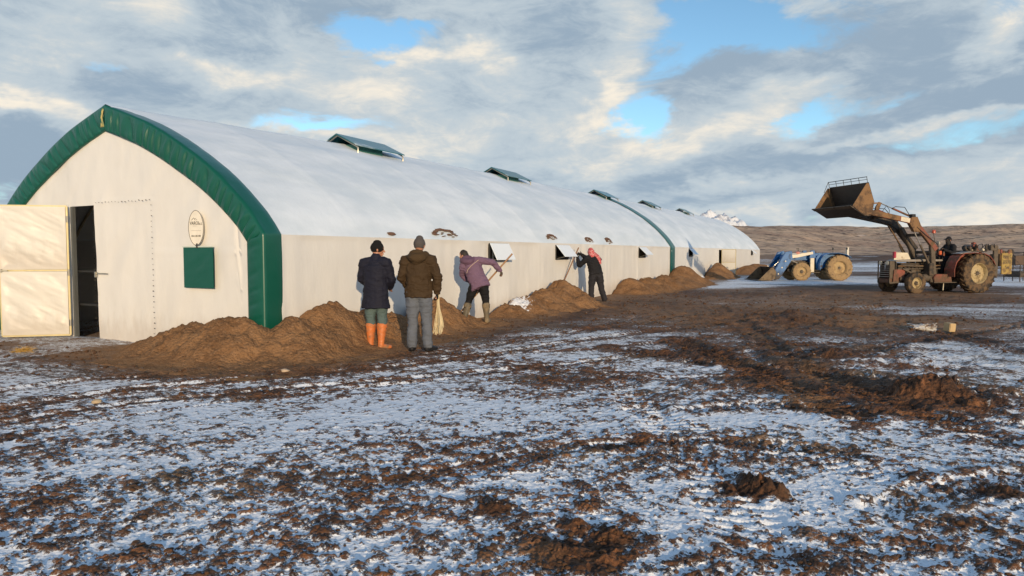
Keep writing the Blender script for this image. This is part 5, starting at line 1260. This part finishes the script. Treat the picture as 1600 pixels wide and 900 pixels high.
# --- man in the navy coat and orange boots
gx, gy = ground_at(588, 545)
J = base_joints(); J.update(elL=(-.27, .05, 1.18), wrL=(-.19, .20, 1.02), elR=(.25, .06, 1.17), wrR=(.17, .22, 1.02), look=(-62, -4, 0), head=(.03, .04, 1.655), toL=(-.07, .17, .03), toR=(.20, .13, .03), anL=(-.09, -.02, .09), knL=(-.095, .0, .50), anR=(.10, -.04, .09))
M_NAVY = cloth('navy_coat_cloth', (.012, .013, .026), .75)
person((gx, gy, .0), R(-12), 'person in a long navy coat, black knit cap and orange rubber boots, seen from behind', J,
       dict(trousers=dict(m=cloth('grey_green_cloth', (.085, .125, .125)), to=.38, cuff=.84), boots=dict(m=mat('orange_rubber', (.56, .165, .045), .5, dirt=(.26, .14, .07), dirt_amt=.42, dirt_scale=9), h=.30),
            jacket=dict(m=M_NAVY, hem=.27, flare=1.12, fat=1.10, arm=1.10, wr=.010, collar=1), head=dict(knit_cap=dict(f=beanie(), m=cloth('black_knit', (.010, .010, .011), .95, .004, 120)))), scale=1.0)
# --- man in the brown jacket holding cord
gx, gy = ground_at(655, 548)
J = base_joints(); J.update(head=(.01, .05, 1.665), elL=(-.27, .04, 1.17), wrL=(-.21, .17, 1.0), elR=(.295, -.02, 1.17), wrR=(.29, .04, .93), look=(-8, -10, 0), knR=(.12, .03, .50), anR=(.14, -.01, .09), toR=(.24, .14, .03), toL=(-.12, .16, .03),
                            handR=((.02, .05, -1), (-.3, 1, 0), (-1, -.2, 0), 62))
M_BROWN = cloth('brown_jacket_cloth', (.050, .030, .014), .8)
P2, V2, _ = person((gx, gy, 0), R(-3), 'person in a brown hooded jacket, grey knit cap and blue grey jeans, seen from behind', J,
       dict(trousers=dict(m=cloth('blue_grey_denim', (.115, .128, .155), .85), fat=1.08, to=.97), boots=dict(m=cloth('black_shoe', (.014, .014, .016), .5), h=.07),
            jacket=dict(m=M_BROWN, hem=.10, fat=1.10, arm=1.16, wr=.017, collar=1, hood=cloth('brown_hood_cloth', (.058, .036, .017), .85)), head=dict(knit_cap=dict(f=beanie(.09), m=cloth('grey_knit', (.085, .075, .072), .95, .004, 120))),
            gloves=dict(m=cloth('black_glove', (.012, .012, .012)), on='R')), scale=1.03)
# bundle of cream cord hanging from his fist
cb = MB(); rng = random.Random(4)
hp = Vector((.30, .045, .86))
for k in range(26):
    a = rng.uniform(0, 2*math.pi); r0 = rng.uniform(.005, .02); rm = rng.uniform(.02, .085); zb = rng.uniform(.24, .40)
    pts = [hp+Vector((math.cos(a)*r0, math.sin(a)*r0, .05)), hp+Vector((math.cos(a)*r0*1.2, math.sin(a)*r0, -.12)), hp+Vector((math.cos(a)*rm*.7+.01, math.sin(a)*rm*.7, -.36)), hp+Vector((math.cos(a+.3)*rm, math.sin(a+.3)*rm, zb-hp.z)), hp+Vector((math.cos(a+1)*rm*.6, math.sin(a+1)*rm*.6, zb-hp.z+.10))]
    p, q = smooth_path(pts, [.0055]*5, 4); cb.tube(p, .0058, 5)
cord = cb.build('cord_bundle', mat('cream_cord', (.62, .52, .33), .8), None, smooth=True)
cord.location = P2.location; cord.rotation_euler = P2.rotation_euler; cord.scale = P2.scale
tag(cord, 'bundle of cream cord hanging from the gloved hand of the man in brown', 'cord bundle')
# --- shovelling man in purple
PX = ground_at(744, 504, .08)
J = dict(pelvis=(.06, -.02, .86), chest=(-.08, .10, 1.20), neck=(-.17, .15, 1.36), head=(-.27, .20, 1.44), shL=(-.28, .10, 1.24), shR=(.06, .08, 1.36), hipL=(-.03, -.03, .84), hipR=(.15, -.03, .84),
         knL=(-.16, .03, .47), knR=(.21, .02, .46), anL=(-.25, -.06, .09), anR=(.23, -.02, .09), toL=(-.36, .08, .03), toR=(.28, .15, .03),
         elL=(-.30, .26, 1.02), wrL=(-.12, .34, .86), elR=(.36, .08, 1.30), wrR=(.53, .16, 1.13), look=(62, -34, 0),
         handR=((.35, .35, -.6), (-.2, -1, .2), (-1, .4, -.4), 55), handL=((.7, .2, -.5), (0, 1, .2), (.3, .2, -1), 55))
M_PURP = cloth('mauve_jacket_cloth', (.155, .095, .15), .8)
P3, V3, _ = person((PX[0], PX[1], .08), R(2), 'bareheaded person in a mauve hooded jacket and black trousers, bending over a shovel', J,
       dict(trousers=dict(m=cloth('black_trousers', (.010, .010, .012)), to=.40, cuff=.86), boots=dict(m=mat('muddy_rubber_boot', (.10, .085, .06), .6, dirt=(.26, .19, .11), dirt_amt=.5), h=.30),
            jacket=dict(m=M_PURP, hem=.13, fat=1.06, wr=.012, hood=cloth('mauve_hood_cloth', (.115, .066, .108))), head=dict(hair=dict(f=haircap, m=HAIR)), gloves=dict(m=cloth('grey_work_glove', (.09, .07, .05)), on='LR')), scale=1.0)
mb = MB(); S_ = [(-.27, -.005, .02)]
# pale piping across the back
bm = bmesh.new()
pp = [(.055, -.065, 1.365), (-.03, -.073, 1.30), (-.11, -.075, 1.235), (-.18, -.062, 1.15), (-.20, -.045, 1.08)]
stp = MB(); stp.tube([Vector(p)+Vector((0, 0.0, 0)) for p in pp], .006, 5).build('piping', mat('pale_piping', (.5, .38, .28), .7), P3, smooth=True)
# shovel: from above his right hand down to the blade in the heap at his left
def shovel(name, a, b, label, blade=True, wood=(.33, .18, .09)):
    a, b = Vector(a), Vector(b); d = (b-a).normalized()
    root = empty(name, a); L = (b-a).length
    sh = MB(); sh.tube([(0, 0, 0), d*L*.5, d*L], [.019, .018, .021], 10); sh.build('shaft', mat('wooden_shaft', wood, .65, vscale=20), root, smooth=True)
    bl = MB(); x = d.cross(Vector((0, 1, 0))).normalized(); y = d.cross(x)
    rows = []
    for i in range(9):
        f = i/8; w = (.035, .10, .115, .115, .112, .105, .09, .065, .02)[i]; rows.append([bl.bm.verts.new(d*(L-.05+f*.30)+x*w*s_+y*(.035*(1-(s_)**2)*(1-f*.6)+.02*f)) for s_ in (-1, -.5, 0, .5, 1)])
    for r0, r1 in zip(rows, rows[1:]):
        for k in range(4): bl.bm.faces.new((r0[k], r0[k+1], r1[k+1], r1[k]))
    bmesh.ops.solidify(bl.bm, geom=bl.bm.faces[:], thickness=.004)
    if blade: bl.build('blade', M_IRON, root, smooth=True)
    return tag(root, label, 'shovel')
R3 = Matrix.Rotation(R(2), 4, 'Z'); o3 = Vector((PX[0], PX[1], .08))
shovel('shovel', o3+R3 @ Vector((.80, .26, 1.50)), o3+R3 @ Vector((-.36, .16, .20)), 'wooden shovel held by the man in the mauve jacket')
# --- man in the red headscarf at the wall
GX = ground_at(929, 473)
J = base_joints(); J.update(pelvis=(.03, -.02, .90), chest=(-.03, .03, 1.24), neck=(-.06, .06, 1.41), head=(-.10, .12, 1.53), shL=(-.23, .06, 1.36), shR=(.13, .05, 1.33), hipL=(-.06, -.02, .88), hipR=(.12, -.02, .88),
                            elL=(-.42, .20, 1.14), wrL=(-.47, .30, 1.36), elR=(-.05, .28, 1.22), wrR=(-.30, .42, 1.46), look=(22, -14, 0), knL=(-.10, .03, .48), anL=(-.12, -.04, .09), toL=(-.20, .12, .03), knR=(.20, .0, .48), anR=(.30, -.06, .09), toR=(.36, .11, .03),
                            handL=((-.2, .3, 1), (1, 0, 0), (0, 1, .2), 30), handR=((-.8, .3, .3), (0, 0, 1), (0, 1, 0), 30))
M_SCARF = mat('red_white_scarf', (.46, .06, .07), .85, var=.2, vscale=60, dirt=(.66, .42, .40), dirt_amt=.46, dirt_scale=30)
def scarf(bm, M):
    L = lambda pts, rad, **k: loft(bm, [M @ Vector(p) for p in pts], rad, M.to_3x3() @ Vector((1, 0, 0)), **k)
    L([(0, -.02, -.06), (0, -.018, .03), (0, -.02, .085)], [(.092, .100), (.098, .120), (.074, .092)])
    L([(0, -.04, -.12), (0, -.03, -.05)], [(.105, .095), (.095, .10)])
    L([(.05, -.10, -.05), (.11, -.17, -.16), (.15, -.20, -.30), (.165, -.19, -.40)], [(.07, .035), (.075, .03), (.055, .024), (.03, .015)])
person((GX[0], GX[1], 0), R(8), 'person in a red and white headscarf and black jacket, reaching into the window opening', J,
       dict(trousers=dict(m=cloth('charcoal_jeans', (.022, .022, .028)), fat=1.16, to=.97), boots=dict(m=cloth('dark_boot', (.03, .022, .018)), h=.08),
            jacket=dict(m=cloth('black_jacket', (.013, .013, .016)), hem=.03, fat=1.08, arm=1.08), head=dict(headscarf=dict(f=scarf, m=M_SCARF, w=[(.05, .005, (1, 1, 1))])), gloves=dict(m=cloth('black_glove_b', (.012, .012, .012)), on='LR')), scale=1.05)
a = plane_at(904, 387, 21.9); b = plane_at(877, 449, 21.3)
shovel('shovel', a, b+(b-a)*.03, 'long handled wooden shovel leaning in the wide earth mound by the window', wood=(.22, .11, .06))
# --- driver
J = dict(pelvis=(0, 0, 1.16), chest=(0, .06, 1.52), neck=(0, .10, 1.70), head=(0, .15, 1.86), shL=(-.19, .08, 1.62), shR=(.19, .08, 1.62), hipL=(-.10, .02, 1.16), hipR=(.10, .02, 1.16),
         knL=(-.20, .46, 1.14), knR=(.20, .46, 1.14), anL=(-.22, .66, .62), anR=(.22, .62, .62), toL=(-.24, .84, .55), toR=(.24, .80, .55), elL=(-.30, .22, 1.36), wrL=(-.17, .50, 1.50), elR=(.30, .22, 1.36), wrR=(.17, .50, 1.50), look=(0, -4, 0),
         handL=((0, .6, .4), (1, 0, 0), (0, .3, -1), 50), handR=((0, .6, .4), (-1, 0, 0), (0, .3, -1), 50))
dl_ = RT.matrix_basis @ Vector((.42, 0, -.02)) if False else Vector((18.22, 27.64, 0))+Matrix.Rotation(R(193), 3, 'Z') @ Vector((.44, 0, .14))
M_DRV = cloth('black_work_coat', (.014, .014, .016))
person(dl_, R(193-90), 'person in a black coat and dark cap driving the red tractor', J,
       dict(trousers=dict(m=cloth('black_work_trousers', (.012, .012, .013))), boots=dict(m=cloth('black_work_boot', (.015, .014, .013)), h=.12),
            jacket=dict(m=M_DRV, hem=.08, collar=1, fat=1.08), head=dict(cap=dict(f=cap, m=cloth('dark_cap', (.012, .012, .014))), face_scarf=dict(f=facescarf, m=cloth('dark_face_scarf', (.03, .028, .028)))), gloves=dict(m=cloth('grey_driver_glove', (.05, .05, .05)), on='LR')), scale=1.06)

# ================================================================== SMALL THINGS
# white post
p = plane_at(1324, 387, 43.5); MB().box((0, 0, p.z/2), (.15, .15, p.z)).box((0, 0, p.z+.01), (.17, .17, .03)).build('post', mat('white_post_paint', (.62, .58, .50), .7, dirt=MUD, dirt_amt=.2), None, bevel=.012)
o = bpy.data.objects['post']; o.location = (p.x, 43.5, 0); tag(o, 'thin white post standing behind the blue tractor rear wheel', 'post')
# pale wood block lying in the mud and crumpled scrap beside it
gx, gy = ground_at(1483, 518)
blk = MB().box((0, 0, .07), (.15, .17, .17)); b_ = blk.build('wood_block', mat('pale_cut_wood', (.50, .36, .19), .7, vscale=14), None, bevel=.012); b_.location = (gx, gy, .02); b_.rotation_euler = (R(4), R(3), R(12)); tag(b_, 'pale square block of wood lying on the mud near the red tractor', 'wood block')
gx, gy = ground_at(1440, 516)
cr = bmesh.new(); bmesh.ops.create_icosphere(cr, subdivisions=4, radius=.2)
co = np.array([v.co for v in cr.verts]); d = fbm3(co*9, 3, 5); 
for v, q in zip(cr.verts, d): v.co = Vector((v.co.x*1.5, v.co.y*.8, v.co.z*.45))*(.5+.9*abs(q-.5)*4)
me = bpy.data.meshes.new('plastic_scrap'); cr.to_mesh(me); cr.free(); o = link('plastic_scrap', me, None, mat('dirty_white_plastic', (.5, .5, .5), .4, dirt=MUD, dirt_amt=.5, dirt_scale=9), True); o.location = (gx, gy, .06); tag(o, 'crumpled dirty plastic scrap left of the wood block', 'plastic scrap')
# straw tuft by the door, small yellow stones
def tuft(px, py, r, n, label, seed):
    gx, gy = ground_at(px, py); rng = random.Random(seed); mb = MB()
    for k in range(n):
        a = rng.uniform(0, 6.28); q = r*rng.random()**.6; p0 = Vector((q*math.cos(a), q*math.sin(a)*.6, rng.uniform(0, .07*(1-q/r)+.01))); a2 = rng.uniform(0, 6.28); L = rng.uniform(.05, .14)
        p1 = p0+Vector((math.cos(a2)*L, math.sin(a2)*L, rng.uniform(-.02, .05))); p1.z = max(p1.z, 0.0)
        mb.tube([p0, p0.lerp(p1, .5)+Vector((0, 0, .01)), p1], .0028, 4)
    o = mb.build('straw_tuft', mat('yellow_straw', (.48, .29, .07), .8, var=.25), None); o.location = (gx, gy, .03); tag(o, label, 'straw')
tuft(38, 553, .13, 150, 'small yellow straw tuft on the snow before the open door', 3)
def stone(px, py, r, col, label, seed, sc_=(1.3, .9, .6), name='stone', cat='stone', z=.0):
    gx, gy = ground_at(px, py); b = bmesh.new(); bmesh.ops.create_icosphere(b, subdivisions=4, radius=r)
    co = np.array([v.co for v in b.verts]); d = fbm3(co/r*1.1+seed, 4, seed)
    for v, q in zip(b.verts, d): v.co = Vector((v.co.x*sc_[0], v.co.y*sc_[1], v.co.z*sc_[2]))*(.62+.75*q)
    me = bpy.data.meshes.new(name); b.to_mesh(me); b.free(); o = link(name, me, None, mat(name+'_mat', col, .85, var=.2, vscale=14, bump=.004), True); o.location = (gx, gy, r*sc_[2]*.4+z); tag(o, label, cat); return o
stone(151, 629, .045, (.42, .32, .20), 'pale ochre stone on the snow before the big earth mound', 3)
stone(445, 581, .05, (.45, .34, .24), 'small pale stone on the wheel tracks left of the orange boots', 4)
s_ = stone(1004, 452, .34, (.36, .30, .22), 'pale sack half buried in the low double peaked earth mound', 6, (1.2, .8, .75), 'sack', 'sack', z=.18)
# crumpled white sheet at the foot of the green joint band
def sheet(px, py, w, h, label, seed, rz):
    gx, gy = ground_at(px, py); X, Y = np.meshgrid(np.linspace(-1, 1, 90), np.linspace(-1, 1, 60), indexing='ij'); x, y = X.ravel(), Y.ravel()
    q = np.stack([x*w, y*h, x*0], 1); z = .55*np.exp(-((x+.15)**2*2.2+y**2*2.5))+.22*(fbm3(q/.35, 4, seed)-.35)
    p = np.stack([x*w*(1-.2*y*y), y*h*(1-.3*x*x), np.maximum(z, -.02)], 1)
    o = from_np('plastic_sheet', p, gridfaces(90, 60, flip=True), None, mat('white_plastic_sheet', (.72, .73, .75), .35, dirt=MUD, dirt_amt=.22, dirt_scale=5)); o.location = (gx, gy, .0); o.rotation_euler = (0, 0, rz); tag(o, label, 'plastic sheet')
sheet(1090, 436, 1.5, .5, 'crumpled white plastic sheet between the joint band mound and the pointed mound', 7, SHED_RZ)
# wire cage trolley at the right edge
gx, gy = ground_at(1592, 441)
tr = empty('cage_trolley', (gx, gy, 0), R(8), label='black steel frame trolley with a low tray, cut by the right edge', cat='trolley')
mb = MB()
for x_ in (-.45, .1, .75):
    for y_ in (-.5, .5): mb.bar((x_, y_, .05), (x_, y_, 1.65 if x_ > -.2 else .95), .035, .035)
for z_ in (1.62, .95, .30):
    x0 = .1 if z_ > 1 else -.45
    for y_ in (-.5, .5): mb.bar((x0, y_, z_), (.75, y_, z_), .03, .03)
    mb.bar((x0, -.5, z_), (x0, .5, z_), .03, .03).bar((.75, -.5, z_), (.75, .5, z_), .03, .03)
mb.build('frame', M_IRON, tr)
MB().box((.15, 0, .45), (1.15, .95, .30), taper=(1.06, 1.06)).build('tray', M_IRON, tr, bevel=.02)
mb = MB(); mb.bar((-.45, -.5, .95), (-1.05, -.5, 1.55), .02, .02); mb.build('handle', M_IRON, tr)
MB().box((-.3, -.1, 1.2), (.5, .4, .5)).build('crate', mat('dark_timber', (.10, .065, .045), .8), tr)
# clods of mud lying loose on the yard: nobody could count them
def clods():
    rng = np.random.default_rng(5); variants = []
    for k in range(8):
        b = bmesh.new(); bmesh.ops.create_icosphere(b, subdivisions=2, radius=1)
        v = np.array([q.co for q in b.verts]); f = np.array([[q.index for q in p.verts] for p in b.faces]); b.free()
        d = .55+.9*fbm3(v*1.3+k*7, 3, k+40); variants.append((v*d[:, None]*np.array([1.15, .9, .62]), f))
    # candidates over the yard; keep where the ground is muddy
    N = 15000; r = 2.9+26*rng.random(N)**1.7; a = np.radians(rng.uniform(-42, 42, N)); x = r*np.sin(a); y = r*np.cos(a)
    H, B, cl = ground_fields(x, y, np.full(N, .02))
    al, inn = to_shed(x, y); keep = (rng.random(N) < np.clip((B-.36)*2.4, .05, 1)) & ~((al > -1.0) & (inn > -.8))
    x, y, H = x[keep], y[keep], H[keep]; n = len(x); s = .005+.014*rng.random(n)**2.6+.0012*np.hypot(x, y)*rng.random(n); big = rng.random(n) < .004; s[big] *= 1.9
    Vs, Fs = [], []; off = 0
    for i in range(n):
        v, f = variants[i % 8]; c, q = math.cos(i*2.4), math.sin(i*2.4); p = v*s[i]; Vs.append(np.stack([p[:, 0]*c-p[:, 1]*q+x[i], p[:, 0]*q+p[:, 1]*c+y[i], p[:, 2]+H[i]+s[i]*.18], 1)); Fs.append(f+off); off += len(v)
    m_ = bpy.data.materials.new('clod_soil'); m_.use_nodes = True; t = NT(m_.node_tree); b = t.n['Principled BSDF']
    P = t.new('ShaderNodeNewGeometry'); n1 = t.noise(P.outputs['Position'], 30, 5, .65); n2 = t.noise(P.outputs['Position'], 3, 4)
    c = t.mix(n1, (.040, .022, .014), (.155, .078, .038)); up = t.new('ShaderNodeSeparateXYZ'); t.l.new(P.outputs['Normal'], up.inputs[0])
    fr = t.m('MULTIPLY', t.ss(n2, .48, .62), t.ss(t.m('ADD', n1, t.m('MULTIPLY', up.outputs[2], .18)), .68, .86)); c = t.mix(fr, c, (.55, .57, .62))
    t.put(c, b.inputs['Base Color']); b.inputs['Roughness'].default_value = .9; b.inputs['Specular IOR Level'].default_value = .2
    bn = t.new('ShaderNodeBump'); bn.inputs['Distance'].default_value = .006; t.l.new(t.noise(P.outputs['Position'], 90, 4), bn.inputs['Height']); t.l.new(bn.outputs[0], b.inputs['Normal'])
    o = from_np('mud_clods', np.concatenate(Vs), np.concatenate(Fs), None, m_, True); tag(o, 'loose brown clods of mud scattered over the snowy yard', 'mud clods', kind='stuff')
clods()
